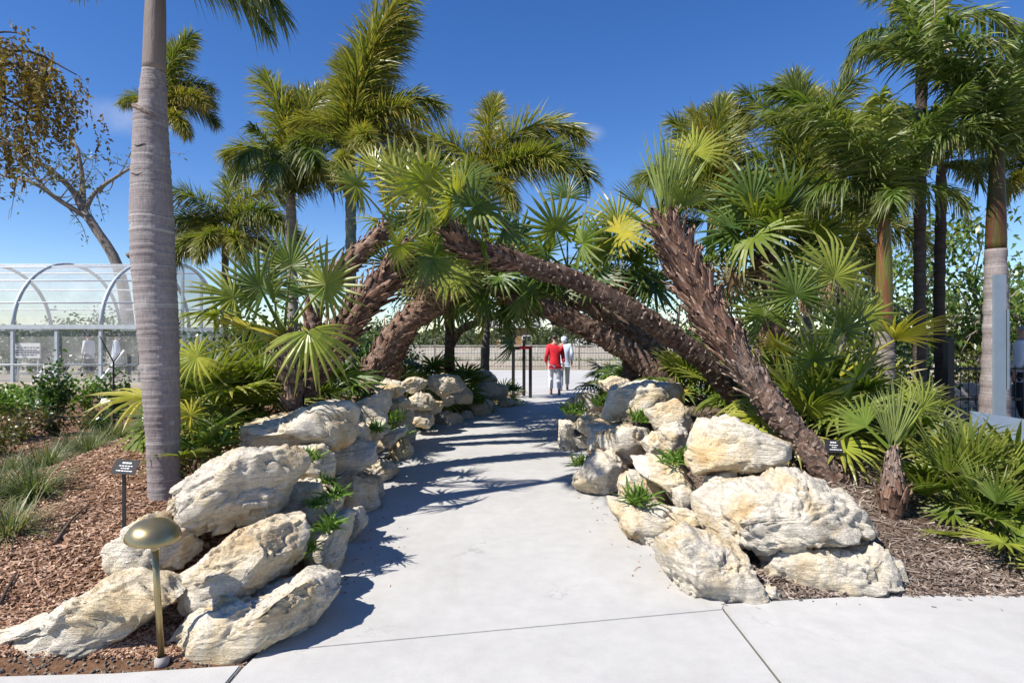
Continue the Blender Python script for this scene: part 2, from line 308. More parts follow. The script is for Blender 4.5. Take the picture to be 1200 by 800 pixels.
class MB:
    def __init__(s): s.v = []; s.f = []; s.n = 0
    def add(s, V, Fc):
        V = np.asarray(V, float).reshape(-1, 3); s.v.append(V); s.f += [tuple(int(i)+s.n for i in f) for f in Fc]; s.n += len(V); return s
    def box(s, c, size, rot=None, bev=0.0):
        h = np.array(size)/2
        pts = np.array([[x, y, z] for x in (-1, 1) for y in (-1, 1) for z in (-1, 1)], float)*h
        if rot is not None: pts = pts@np.array(rot.to_3x3()).T
        return s.add(pts+np.array(c), [(0, 1, 3, 2), (4, 6, 7, 5), (0, 4, 5, 1), (2, 3, 7, 6), (0, 2, 6, 4), (1, 5, 7, 3)])
    def tube(s, pts, rad, sides=8, cap=True):
        V, Fc = tube(pts, rad, sides, cap); return s.add(V, Fc)
    def bar(s, a, b, w):
        return s.tube([a, b], [w/2*1.3, w/2*1.3], 4)
    def mesh(s, name, mat, smooth=False, off=None):
        V = np.concatenate(s.v)
        if off is not None: V = V-np.array(off)
        return mk_mesh(name, V, s.f, mat, smooth)
def frames(pts):
    pts = np.asarray(pts, float); T = np.gradient(pts, axis=0); T /= np.linalg.norm(T, axis=1)[:, None]+1e-9
    a = np.array([0, 0, 1.0]) if abs(T[0][2]) < 0.9 else np.array([0, 1.0, 0])
    N = np.zeros_like(T); n = a-T[0]*np.dot(a, T[0]); n /= np.linalg.norm(n); N[0] = n
    for i in range(1, len(T)):
        n = n-T[i]*np.dot(n, T[i]); n /= np.linalg.norm(n)+1e-9; N[i] = n
    return T, N, np.cross(T, N)
def tube(pts, rad, sides=8, cap=True, disp=None):
    pts = np.asarray(pts, float); n = len(pts); T, N, B = frames(pts)
    rad = np.broadcast_to(np.asarray(rad, float), (n,))
    th = np.arange(sides)/sides*2*np.pi
    r = rad[:, None]*np.ones((1, sides))
    if disp is not None: r = r+disp
    V = pts[:, None, :]+r[:, :, None]*(np.cos(th)[None, :, None]*N[:, None, :]+np.sin(th)[None, :, None]*B[:, None, :])
    V = V.reshape(-1, 3); Fc = []
    for i in range(n-1):
        for j in range(sides):
            k = (j+1) % sides; Fc.append((i*sides+j, i*sides+k, (i+1)*sides+k, (i+1)*sides+j))
    if cap: Fc.append(tuple(range(sides-1, -1, -1))); Fc.append(tuple((n-1)*sides+j for j in range(sides)))
    return V, Fc
def spline(pts, n):
    """Catmull-Rom resample of an (k,m) array, evenly by length"""
    p = np.asarray(pts, float)
    if len(p) == 2: p = np.array([p[0], (p[0]+p[1])/2, p[1]])
    q = np.vstack([2*p[0]-p[1], p, 2*p[-1]-p[-2]]); out = []
    for i in range(1, len(q)-2):
        for t in np.linspace(0, 1, 24, endpoint=False):
            a, b, c, d = q[i-1], q[i], q[i+1], q[i+2]
            out.append(0.5*((2*b)+(-a+c)*t+(2*a-5*b+4*c-d)*t*t+(-a+3*b-3*c+d)*t**3))
    out.append(p[-1]); out = np.array(out)
    s = np.concatenate([[0], np.cumsum(np.linalg.norm(np.diff(out[:, :3], axis=0), axis=1))])
    u = np.linspace(0, s[-1], n)
    return np.stack([np.interp(u, s, out[:, k]) for k in range(out.shape[1])], axis=1)
def strips(P0, D, W, L, hang, U, WD, fold=0.0):
    """n blades; P0 start, D unit direction, W unit width direction, L length, hang gravity; 2 verts per station and a pointed tip (3 with fold)"""
    n = len(P0); U = np.asarray(U); WD = np.asarray(WD); k = len(U); L = np.asarray(L); hang = np.broadcast_to(hang, (n,))
    c = P0[:, None, :]+D[:, None, :]*(L[:, None]*U[None, :])[:, :, None]
    c[:, :, 2] -= (hang*L)[:, None]*U[None, :]**2
    w = WD[None, :, None]*W[:, None, :]
    cols = [c-w, c+w]
    if fold:
        Nn = np.cross(D, W); cols = [c-w+fold*WD[None, :, None]*Nn[:, None, :], c, c+w+fold*WD[None, :, None]*Nn[:, None, :]]
    m = len(cols); V = np.stack(cols, axis=2).reshape(n, k*m, 3)
    base = []
    for i in range(k-1):
        for j in range(m-1): base.append((i*m+j, i*m+j+1, (i+1)*m+j+1, (i+1)*m+j))
    base = np.array(base); Fc = (base[None]+(np.arange(n)*k*m)[:, None, None]).reshape(-1, 4)
    tip = np.broadcast_to(U[None, :, None], (n, k, m)).reshape(-1)
    return V.reshape(-1, 3), Fc, tip
def unit(a): return a/(np.linalg.norm(a, axis=-1, keepdims=True)+1e-9)
def basis(o, z, loc=(0, 0, 0), sc=1.0):
    """matrix with local Y = o and local Z near z"""
    y = Vector(o).normalized(); x = y.cross(Vector(z))
    if x.length < 1e-3: x = y.cross(Vector((0.3, 0.9, 0.2)))
    x.normalize(); zz = x.cross(y)
    m = Matrix((x, y, zz)).transposed().to_4x4()
    return Matrix.Translation(Vector(loc))@m@Matrix.Scale(sc, 4)

# ------------------------------------------------------------------ terrain
YL = np.array([-8, 2.9, 3.03, 3.81, 5.49, 8.06, 10.3, 11.6, 12.6, 15.1, 17.0, 19, 60]); XL = np.array([-1.4, -1.3, -1.10, -1.12, -1.25, -1.59, -1.64, -1.3, -0.81, 0.0, 0.6, 0.8, 0.8])
YR = np.array([-8, 3.4, 3.53, 4.32, 5.77, 7.5, 10.3, 13.3, 16.2, 20.7, 60]); XR = np.array([1.26, 1.25, 1.24, 1.05, 0.95, 0.77, 0.81, 1.14, 1.74, 2.96, 12])
def sstep(a, b, x):
    t = np.clip((x-a)/(b-a), 0, 1); return t*t*(3-2*t)
def gz(x, y):
    x = np.asarray(x, float); y = np.asarray(y, float)
    dl = np.interp(y, YL, XL)-x; dr = x-np.interp(y, YR, XR)
    hl = np.interp(y, [2.85, 3.3, 4.0, 4.7, 5.5, 7, 10, 13, 15, 17.5, 24], [0, 0.05, 0.25, 0.35, 0.64, 0.74, 0.62, 0.45, 0.25, 0.03, 0.0])
    hr = np.interp(y, [3.65, 4.0, 4.6, 5.2, 6.2, 8, 11, 14, 18], [0, 0.06, 0.19, 0.36, 0.56, 0.66, 0.5, 0.25, 0.0])
    fl = 1-0.72*sstep(1.6, 4.2, dl); fr = 1-0.6*sstep(1.8, 4.5, dr)
    h = np.where(dl > 0, hl*fl*sstep(0.25, 1.0, dl), 0)+np.where(dr > 0, hr*fr*sstep(0.25, 1.0, dr), 0)
    nz = 0.035*fbm(np.stack([x*0.9, y*0.9, x*0], -1).reshape(-1, 3), 3).reshape(x.shape)
    bed = np.where(dl > 0.25, sstep(2.85, 3.2, y), 0)+np.where(dr > 0.25, sstep(3.65, 3.95, y), 0)
    plaza = sstep(17.2, 16.6, y)
    return -0.03+h+bed*plaza*(0.045+nz)
def g1(x, y): return float(gz(np.array([x]), np.array([y]))[0])
def axis(lo, hi, step, far, grow=1.25):
    a = list(np.arange(lo, hi+1e-6, step)); s = step
    while a[-1] < far: s *= grow; a.append(a[-1]+s)
    s = step; b = [lo]
    while b[-1] > -far: s *= grow; b.append(b[-1]-s)
    return np.array(b[:0:-1]+a)
gx = axis(-8, 9, 0.1, 900); gy = axis(2.4, 20, 0.1, 900)
XX, YY = np.meshgrid(gx, gy); ZZ = gz(XX, YY)
nx = len(gx); ids = np.arange(nx*len(gy)).reshape(len(gy), nx)
Fg = np.stack([ids[:-1, :-1], ids[:-1, 1:], ids[1:, 1:], ids[1:, :-1]], -1).reshape(-1, 4)
ground = struct(link('ground', mk_mesh('ground', np.stack([XX, YY, ZZ], -1).reshape(-1, 3), Fg, 'ground', True)))

# ------------------------------------------------------------------ path: slabs over a joint bed
def slab_mesh(name, poly, z=0.0, th=0.028, mat='concrete'):
    bm = bmesh.new(); vs_ = [bm.verts.new((x, y, z)) for x, y in poly]; f = bm.faces.new(vs_)
    if f.normal.z < 0: f.normal_flip()
    f.normal_update()
    if f.normal.z < 0: f.normal_flip()
    r = bmesh.ops.extrude_face_region(bm, geom=[f])
    for g in r['geom']:
        if isinstance(g, bmesh.types.BMVert): g.co.z -= th
    bmesh.ops.recalc_face_normals(bm, faces=bm.faces[:])
    top = [e for e in bm.edges if all(abs(v.co.z-z) < 1e-5 for v in e.verts)]
    bmesh.ops.bevel(bm, geom=top, offset=0.006, segments=2, affect='EDGES')
    bmesh.ops.triangulate(bm, faces=[f for f in bm.faces if len(f.verts) > 4])
    me = bpy.data.meshes.new(name); bm.to_mesh(me); bm.free(); me.materials.append(M[mat]); return me
def arc(ys, off, Y, X): return [(float(np.interp(y, Y, X))+off, float(y)) for y in ys]
left_e = arc(np.linspace(3.07, 18, 40), -0.28, YL, XL); right_e = arc(np.linspace(3.52, 18, 40), 0.28, YR, XR)
path = struct(link('path', slab_mesh('path_bed', [(-30, -7), (30, -7), (30, 3.72), (1.5, 3.72)]+[(x-0.02, y) for x, y in right_e[1:]]+[(x+0.02, y) for x, y in left_e[:0:-1]]+[(-1.3, 2.86), (-30, 2.8)], -0.013, 0.01, 'joint')))
g = 0.008
link('concrete_slab', slab_mesh('slab_a', [(-1.30, 3.04+.0015)]+[(1.252-g, 3.525+.0015)]+[p for p in right_e[1:]]+left_e[:0:-1]), path)
link('concrete_slab', slab_mesh('slab_b', [(-1.34+g, -6), (1.268-g, -6), (1.252-g, 3.525-.0015), (-1.30+g, 3.04-.0015), (-1.32+g, 2.9)]), path)
link('concrete_slab', slab_mesh('slab_c', [(1.268+g, -6), (5.2-g, -6), (5.2-g, 3.80), (3.4, 3.80), (2.2, 3.72), (1.252+g, 3.60)]), path)
link('concrete_slab', slab_mesh('slab_d', [(5.2+g, -6), (12, -6), (12, 3.85), (5.2+g, 3.80)]), path)
link('concrete_slab', slab_mesh('slab_e', [(-3.1+g, -6), (-1.34-g, -6), (-1.32-g, 2.93), (-1.9, 2.86), (-3.1+g, 2.80)]), path)
link('concrete_slab', slab_mesh('slab_f', [(-12, -6), (-3.1-g, -6), (-3.1-g, 2.80), (-12, 2.75)]), path)
plaza = struct(link('plaza', slab_mesh('plaza', [(-4, 18.02), (14, 18.02), (16, 29.8), (-6, 29.8)], 0.0, 0.02)))

# ------------------------------------------------------------------ rocks
_ico = {}
def ico(sub):
    if sub not in _ico:
        bm = bmesh.new(); bmesh.ops.create_icosphere(bm, subdivisions=sub, radius=1.0); bm.verts.ensure_lookup_table()
        V = np.array([v.co[:] for v in bm.verts]); V /= np.linalg.norm(V, axis=1)[:, None]
        Fc = np.array([[v.index for v in f.verts] for f in bm.faces]); bm.free(); _ico[sub] = (V, Fc)
    return _ico[sub]
def outline_r(poly, th):
    """radius of a polygon about the origin in direction th (farthest hit)"""
    d = np.stack([np.cos(th), np.sin(th)], -1); r = np.full(len(th), 0.02); n = len(poly)
    for i in range(n):
        a = poly[i]; e = poly[(i+1) % n]-a
        den = d[:, 0]*e[1]-d[:, 1]*e[0]; den = np.where(abs(den) < 1e-9, 1e-9, den)
        t = (a[0]*e[1]-a[1]*e[0])/den; u = (a[0]*d[:, 1]-a[1]*d[:, 0])/den
        r = np.where((t > 0) & (u >= -1e-6) & (u <= 1+1e-6), np.maximum(r, t), r)
    return r
rock_n = 0
def rock(poly_px, Y, label, depth=None, group=None, sub=None, name='boulder'):
    global rock_n; rock_n += 1; rs = np.random.default_rng(100+rock_n)
    pw = np.array([P(x, y, Y)[:] for x, y in poly_px])[:, [0, 2]]
    c = (pw.max(0)+pw.min(0))/2*0.5+pw.mean(0)*0.5; q = (pw-c)*(1.035 if Y < 5.01 else 1.16); ext = q.max(0)-q.min(0)
    if depth is None: depth = 0.36*max(ext)**0.6*0.9
    if sub is None: sub = 6 if max(ext) > 0.75 and Y < 4.6 else (5 if max(ext) > 0.3 else 4)
    D, Fc = ico(sub)
    th = np.arctan2(D[:, 2], D[:, 0]); tt = np.linspace(-np.pi, np.pi, 181)
    rr = outline_r(q, tt); ker = np.array([0.3, 1, 2, 1, 0.3])/4.6; rr = np.convolve(np.concatenate([rr[-3:-1], rr, rr[1:3]]), ker, 'valid')
    r = np.interp(th, tt, rr); cf = np.sqrt(D[:, 0]**2+D[:, 2]**2)
    ip = r*cf**0.5; S = np.stack([np.cos(th)*ip, depth*np.sign(D[:, 1])*np.abs(D[:, 1])**0.85, np.sin(th)*ip], -1)
    size = max(ext)
    for k in range(13):                                                     # broken facets
        nrm = rs.normal(size=3); nrm[1] -= 0.8; nrm /= np.linalg.norm(nrm)
        sup = (S@nrm).max(); off = sup*rs.uniform(0.72, 0.92); dd = np.maximum(0, S@nrm-off); S = S-0.98*dd[:, None]*nrm
    wq = S+0.06*size*np.stack([fbm(S*5/size**.5+k_, 2) for k_ in (3.1, 7.7, 13.3)], -1); nc = 46
    sd = S[rs.integers(0, len(S), nc)]; dist = ((wq[:, None, :]-sd[None])*np.array([1, 1, 1.7])); dist = (dist**2).sum(-1); cell = dist.argmin(1); ch = rs.normal(0, 1, nc)[cell]
    o = rs.uniform(0, 60, 3); nv = unit(S*np.array([1, 1.2, 1.6])); N = unit(S/np.array([ext[0]**2, (2*depth)**2, ext[1]**2]))
    d = 0.060*size*fbm(S*2.6/size**0.6+o, 3)                              # big lumps
    ridg = 1-np.abs(fbm(S*4.2/size**0.5+o+9, 4)); d = d-0.10*size*np.clip(ridg-0.86, 0, 1)*2.0   # cracks
    tilt = rs.normal(0, 0.25, 2); zz = S[:, 2]+tilt[0]*S[:, 0]+tilt[1]*S[:, 1]+0.05*fbm(S*3+o, 3)
    lay = zz*rs.uniform(13, 20); lay = lay-np.floor(lay)
    msk = np.clip(fbm(S*3.3+o+30, 2)*2.2+0.15, 0, 1)
    d = d-0.022*np.minimum(1, size)*msk*np.abs(lay-0.5)**2*4               # bedding ledges
    d = d+0.020*size**0.7*ch*np.clip(0.5+2*fbm(S*3/size**.5+o+51, 2), 0, 1)+0.016*fbm(S*22+o, 3)+0.008*fbm(S*55+o, 2)
    S = S+N*d[:, None]
    ob = link(name, mk_mesh('boulder', S, Fc, 'rock', True), None, Matrix.Translation((c[0], Y, c[1])))
    return tag(ob, label, 'rock', group)
def bxp(x0, y0, x1, y1, seed=0):
    r = np.random.default_rng(seed+int(x0*7+y0)); cx, cy, hx, hy = (x0+x1)/2, (y0+y1)/2, (x1-x0)/2, (y1-y0)/2
    return [(cx+hx*math.cos(a)*s*1.12, cy+hy*math.sin(a)*s*1.12) for a, s in zip(np.linspace(0, 6.283, 9)[:-1]+r.uniform(-.2, .2, 8), r.uniform(0.85, 1.05, 8))]
rock([(-45,778),(-48,752),(0,738),(56,721),(86,699),(124,676),(150,675),(210,680),(217,699),(202,725),(150,744),(105,759),(64,784),(20,788)], 3.16, 'long low cream boulder lying on the soil behind the brass path light stem', 0.17)
rock([(129,650),(150,620),(180,601),(210,620),(226,631),(221,657),(199,674),(169,680),(142,671)], 3.62, 'rounded cream boulder right behind the domed brass lamp head', 0.28)
rock([(178,597),(206,586),(225,560),(255,537),(285,522),(337,517),(358,541),(352,556),(326,579),(322,597),(285,620),(240,633),(210,627),(202,609)], 4.0, 'largest pale boulder in front of the grey royal palm trunk', 0.36)
rock([(208,672),(232,661),(270,631),(300,616),(349,599),(356,627),(352,650),(337,684),(300,697),(240,704),(221,687)], 3.5, 'cream boulder wedged between the largest pale boulder and the bottom slab', 0.32)
rock([(197,732),(225,710),(262,698),(337,687),(375,663),(398,682),(394,702),(367,732),(349,759),(300,774),(255,781),(221,778),(206,762)], 3.28, 'ridged bottom slab beside the brass lamp at the path corner', 0.30)
rock([(270,516),(300,500),(333,487),(360,478),(395,473),(428,490),(424,503),(400,515),(380,524),(350,524),(330,519),(300,520)], 5.35, 'wide flat-topped boulder below the drooping yellow fan leaf', 0.5)
LW = 'boulders of the wall left of the path, arch side'
for poly, Y, lab in [
    ([(326,564),(371,563),(380,590),(360,604),(326,606)], 4.35, 'grey block with ferns next to the largest pale boulder'),
    ([(360,588),(384,583),(390,608),(380,624),(362,618)], 4.2, 'small upright stone with ferns in its cracks'),
    ([(352,628),(378,608),(405,598),(420,610),(408,640),(397,668),(368,674),(352,652)], 4.15, 'shaded craggy boulder at the path edge beside the bottom slab'),
    ([(345,575),(375,566),(400,582),(398,604),(378,622),(345,622)], 4.75, 'shaded stone in the second course behind the fern clumps'),
    ([(391,565),(414,556),(437,567),(441,592),(420,606),(394,606)], 5.55, 'rough sunlit boulder at the path edge where the leaf shadow falls'),
    ([(378,532),(408,517),(435,522),(437,540),(408,559),(390,557)], 5.75, 'tan broken boulder below the wide flat-topped boulder'),
    ([(411,555),(446,541),(466,546),(462,558),(446,565),(423,561)], 6.75, 'flat grey stone sticking out over the path edge'),
    ([(433,525),(446,508),(464,502),(474,496),(475,507),(458,520),(440,530)], 6.95, 'smooth oval stone propped on the flat grey stone'),
    ([(415,475),(453,458),(457,474),(442,493),(424,495)], 6.6, 'squared tan block on the wall under the leaning booted trunk'),
    ([(428,495),(450,484),(455,503),(440,518),(424,518)], 6.5, 'squared block under the tan one in the shade'),
    ([(340,525),(378,522),(392,540),(388,566),(352,566),(338,548)], 4.9, 'dark cracked stone tucked under the flat-topped boulder'),
    ([(456,522),(474,514),(482,528),(474,545),(458,545)], 8.0, 'small dark stone at the foot of the shaded wall'),
    ([(318,588),(352,584),(362,604),(346,626),(322,622)], 4.3, 'tan chock stone under the right end of the largest pale boulder'),
    ([(350,596),(372,592),(384,612),(372,632),(352,628)], 4.25, 'shaded chock stone below the small upright stone'),
    ([(395,600),(424,594),(430,612),(414,632),(396,630)], 4.75, 'dark foot stone at the path edge under the rough boulder'),
    ([(418,556),(444,562),(446,580),(430,590)], 6.0, 'little foot stone by the fan-leaf shadow'),
    ([(400,500),(426,496),(432,516),(410,524)], 6.0, 'tan stone filling the joint under the flat-topped boulder'),
    ]: rock(poly, Y, lab)
for i, (x0, y0, x1, y1, Y, lab) in enumerate([
    (470,443,499,459,9.9,'dark top stone under the fern fronds of the shaded wall'),
    (496,440,545,461,10.6,'long dark stone along the top of the shaded wall'),
    (524,454,553,474,11.6,'dark rounded stone mid-wall under the long top stone'),
    (551,449,596,467,13.2,'pale flat stone near the black post frame'),
    (530,434,582,450,13.8,'wide low stone capping the far end of the left wall'),
    (477,462,507,480,9.8,'dark stone stacked over the shaded corner'),
    (493,470,518,484,10.4,'small grey stone squeezed in the middle of the shaded wall'),
    (552,467,577,488,12.5,'rounded stone on the path edge before the black posts'),
    (581,466,603,481,14.0,'last pale stone on the path edge by the black post frame'),
    (480,481,508,500,9.9,'dark foot stone where the path bends'),
    (508,483,541,500,11.2,'dark low foot stone past the path bend'),
    (461,495,487,523,9.0,'tall dark foot stone nearest the leaf shadows'),
    (539,482,553,494,12.0,'fist-sized stone between two foot stones of the shaded wall'),
    (436,446,471,465,8.2,'shaded shelf stone behind the squared tan block'),
    (455,466,480,482,8.6,'shaded stone below the shelf stone'),
    (462,479,484,498,8.9,'shaded stone above the tall foot stone'),
    (518,462,532,476,11.1,'small wedge stone in the middle of the shaded wall')]):
    rock(bxp(x0, y0, x1, y1, i), Y, lab, None, None)
for poly, Y, lab, dp in [
    ([(796,508),(808,496),(840,481),(864,494),(884,504),(917,515),(917,525),(896,537),(864,547),(820,556),(804,549)], 4.85, 'beak-shaped cream boulder on top of the right wall, by the leaning trunk', 0.42),
    ([(812,592),(856,573),(908,572),(918,560),(944,557),(980,567),(1002,584),(1018,600),(1017,626),(1008,646),(972,638),(944,637),(916,646),(888,641),(840,633),(816,617)], 4.2, 'widest cream boulder, lying across two bottom boulders', 0.42),
    ([(764,636),(780,621),(808,619),(824,632),(864,642),(898,660),(901,678),(893,710),(864,714),(832,710),(800,694),(776,664)], 3.88, 'fat bottom boulder at the pavement joint', 0.36),
    ([(897,648),(936,640),(1008,644),(1022,632),(1043,648),(1046,672),(1041,696),(1016,698),(968,708),(920,703),(903,682)], 4.0, 'flat-faced bottom boulder next to the bark mulch slope', 0.36),
    ([(896,690),(906,686),(914,696),(911,708),(898,707)], 3.72, 'small chock stone between the two big bottom boulders', 0.06),
    ([(818,584),(832,560),(856,549),(867,560),(860,578),(828,590)], 4.65, 'tan block squeezed under the beak-shaped boulder', None),
    ([(874,544),(900,533),(924,552),(914,570),(886,566)], 5.0, 'ochre-cracked stone beside the leaning trunk', None),
    ([(740,536),(780,538),(812,552),(822,576),(812,602),(790,590),(774,568),(745,554)], 5.0, 'long slanting slab with ferns above it', None),
    ([(672,552),(700,531),(738,548),(728,572),(700,584),(678,570)], 6.2, 'grey-white boulder at the narrow part of the path', None),
    ([(712,580),(740,582),(792,594),(814,608),(810,624),(766,642),(732,626),(716,600)], 4.8, 'low slab along the path edge below the bright fern clump', None),
    ([(700,514),(728,500),(760,506),(754,526),(738,548),(712,530)], 6.4, 'pinkish slanted stone in the middle of the right wall', None),
    ([(752,522),(768,508),(790,514),(796,534),(768,538)], 6.0, 'small square stone above the slanting slab', None),
    ([(756,478),(792,470),(808,486),(802,506),(776,510)], 6.3, 'cream block under the wide top stone', None),
    ([(708,476),(724,452),(760,449),(794,452),(800,468),(760,480),(736,490),(712,488)], 7.0, 'wide top stone near the foot of the twin arching trunks', None),
    ([(670,502),(692,486),(742,494),(726,510),(696,514)], 7.7, 'grey flat stone on the narrow part of the right wall', None),
    ([(672,513),(697,511),(698,523),(680,524)], 7.9, 'thin wedge stone under the grey flat stone', None),
    ([(655,494),(670,496),(674,530),(658,537)], 8.6, 'dark upright stone at the inside of the path bend', None),
    ([(738,554),(764,558),(782,576),(786,592),(758,588)], 5.2, 'rounded stone peeping out behind the bright fern clump', None),
    ([(676,464),(700,458),(706,480),(690,490),(676,486)], 9.2, 'shaded stone beyond the wide top stone', None),
    ([(704,447),(722,443),(742,449),(738,458),(710,458)], 8.6, 'far capping stone under the twin trunks', None),
    ([(662,470),(678,464),(682,490),(664,494)], 10.5, 'far dark stone of the right wall by the walkers', None),
    ([(786,590),(806,596),(822,612),(812,626),(796,618)], 4.5, 'shaded chock stone behind the fat bottom boulder', None),
    ([(726,558),(748,552),(760,574),(744,588),(728,580)], 5.6, 'grey stone behind the bright fern clump at the path edge', None),
    ([(786,566),(806,570),(822,590),(806,604),(790,596)], 4.75, 'tan stone under the end of the long slanting slab', None),
    ([(690,500),(712,496),(722,520),(704,534),(690,524)], 6.9, 'grey chock stone left of the pinkish slanted stone', None),
    ([(776,500),(800,496),(806,520),(790,532),(774,524)], 5.7, 'pale stone left of the beak-shaped boulder', None),
    ([(700,534),(716,528),(738,552),(726,560)], 6.25, 'flat chip of stone resting over the grey-white boulder', None),
    ]: rock(poly, Y, lab, dp)
rock([(1112,690),(1118,672),(1126,668),(1132,686),(1130,697)], 3.98, 'small reddish brown stone on the mulch edge by the pavement', 0.04, name='small_stone')

# ------------------------------------------------------------------ palm leaf shapes
def fan_leaf_mesh(seed, R=0.6, pet=0.6, nseg=22, spread=290, pitch=25, cone=0.25, droop=0.25, mat='fan', sag=0.1, wid=1.0):
    """origin at the petiole foot, petiole along +Y, blade normal about +Z"""
    r = np.random.default_rng(seed); mb_v = []; mb_f = []; tips = []; n0 = 0
    pts = [(0, pet*t, sag*pet*math.sin(t*2.2)*0.4) for t in np.linspace(0, 1, 6)]
    V, Fc = tube(pts, np.linspace(0.017, 0.009, 6), 5, False); mb_v.append(V); mb_f += [tuple(f) for f in Fc]; tips.append(np.zeros(len(V))); n0 = len(V)
    hub = np.array(pts[-1]); pr = R_(pitch)
    a = np.radians(np.linspace(-spread/2, spread/2, nseg))+r.normal(0, 0.015, nseg)
    U = np.array([0.0, 0.22, 0.45, 0.65, 0.83, 1.0]); am = np.radians(spread/2)
    L = R*(1-0.22*(np.abs(a)/am)**2)*r.uniform(0.9, 1.06, nseg)
    step = np.radians(spread)/nseg; wmax = 0.36*R*step*0.5*wid
    Wd = np.array([0.005, wmax*0.75, wmax, wmax*0.9, wmax*0.55, 0.001])
    sg = r.uniform(-1, 1, nseg)
    for i in range(nseg):
        d = np.array([math.sin(a[i]), math.cos(a[i]), 0.0]); w = np.array([math.cos(a[i]), -math.sin(a[i]), 0.0])
        bend = droop*r.uniform(0.5, 1.5)*(1+0.35*abs(a[i])/am); brk = r.random() < 0.18
        pos = np.outer(U*L[i], d); pos[:, 2] += cone*U*L[i]*(0.35+0.65*abs(math.sin(a[i])))-bend*L[i]*U**2.2
        pos += np.outer(0.04*L[i]*sg[i]*U**2, w)
        if brk: pos[4:, 2] -= np.array([0.08, 0.22])*L[i]
        fold = 0.55*Wd
        A = pos-np.outer(Wd, w); B = pos.copy(); B[:, 2] += fold; C = pos+np.outer(Wd, w)
        V = np.stack([A, B, C], 1).reshape(-1, 3)
        c, s = math.cos(-pr), math.sin(-pr); V = np.stack([V[:, 0], c*V[:, 1]-s*V[:, 2], s*V[:, 1]+c*V[:, 2]], -1)+hub
        mb_v.append(V)
        for k in range(5):
            for j in range(2): mb_f.append((n0+k*3+j, n0+k*3+j+1, n0+k*3+j+4, n0+k*3+j+3))
        tips.append(np.repeat(U, 3)); n0 += 18
    return mk_mesh('fan_leaf', np.concatenate(mb_v), mb_f, mat, False, np.concatenate(tips))
FAN = {}
def fan_variant(kind, k):
    key = (kind, k)
    if key not in FAN:
        sp = {'a': dict(R=0.62, pet=0.55, pitch=20, cone=0.28, droop=0.18, mat='fan'),
              'b': dict(R=0.60, pet=0.7, pitch=40, cone=0.2, droop=0.4, mat='fan'),
              'd': dict(R=0.60, pet=0.6, pitch=35, cone=0.25, droop=0.4, mat='fan_d'),
              'y': dict(R=0.62, pet=0.6, pitch=25, cone=0.25, droop=0.3, mat='fan_y'),
              'u': dict(R=0.72, pet=0.22, pitch=2, cone=0.3, droop=0.03, mat='fan_u', spread=42, nseg=8, wid=0.8),
              'v': dict(R=0.62, pet=0.45, pitch=5, cone=0.35, droop=0.08, mat='fan', spread=150, nseg=17, wid=1.1),
              'x': dict(R=0.55, pet=0.5, pitch=60, cone=0.1, droop=0.7, mat='dead', wid=0.6)}[kind]
        FAN[key] = fan_leaf_mesh(hash(kind) % 997 if False else ord(kind)*31+k*7, **sp)
    return FAN[key]
def fan_leaf(parent, base, o, up, kind='a', k=0, sc=1.0, name='leaf'):
    pb = Vector(base)-parent.location
    return link(name, fan_variant(kind, k % 5), parent, basis(o, up, pb, sc))
def fan_crown(parent, base, axis_, n, sc=1.0, th=(15, 110), seed=0, kinds='aab', az=None, spread_j=0.06):
    r = random.Random(seed); a = Vector(axis_).normalized(); b = a.orthogonal().normalized(); c = a.cross(b)
    ph = r.random()*6.28
    for i in range(n):
        t = (i+0.5)/n; ang = R_(th[0]+(th[1]-th[0])*t)+r.gauss(0, 0.08); ph += 2.39996
        rad = b*math.cos(ph)+c*math.sin(ph)
        o = a*math.cos(ang)+rad*math.sin(ang); o.z -= 0.10*math.sin(ang); o.normalize()
        up = a*math.sin(ang)-rad*math.cos(ang)+Vector((r.gauss(0, .35), r.gauss(0, .35), r.gauss(0, .35)))
        kd = kinds[int(t*len(kinds)) % len(kinds)] if r.random() < 0.7 else r.choice(kinds)
        fan_leaf(parent, Vector(base)+a*(-0.12*t)+rad*0.03, o, up, kd, r.randrange(5), sc*r.uniform(0.82, 1.12))
def hero_leaf(parent, base, hub, nrm, R=0.6, mat='fan', seed=0, spread=280, droop=0.3, pitch=5, nseg=21, cone=0.2, wid=1.0):
    """a leaf with its own petiole from base to hub, blade turned to nrm"""
    b = Vector(base); h = Vector(hub); me = fan_leaf_mesh(500+seed, R, (h-b).length, nseg, spread, pitch, cone, droop, mat, 0.1, wid)
    return link('leaf', me, parent, basis(h-b, nrm, b-parent.location))

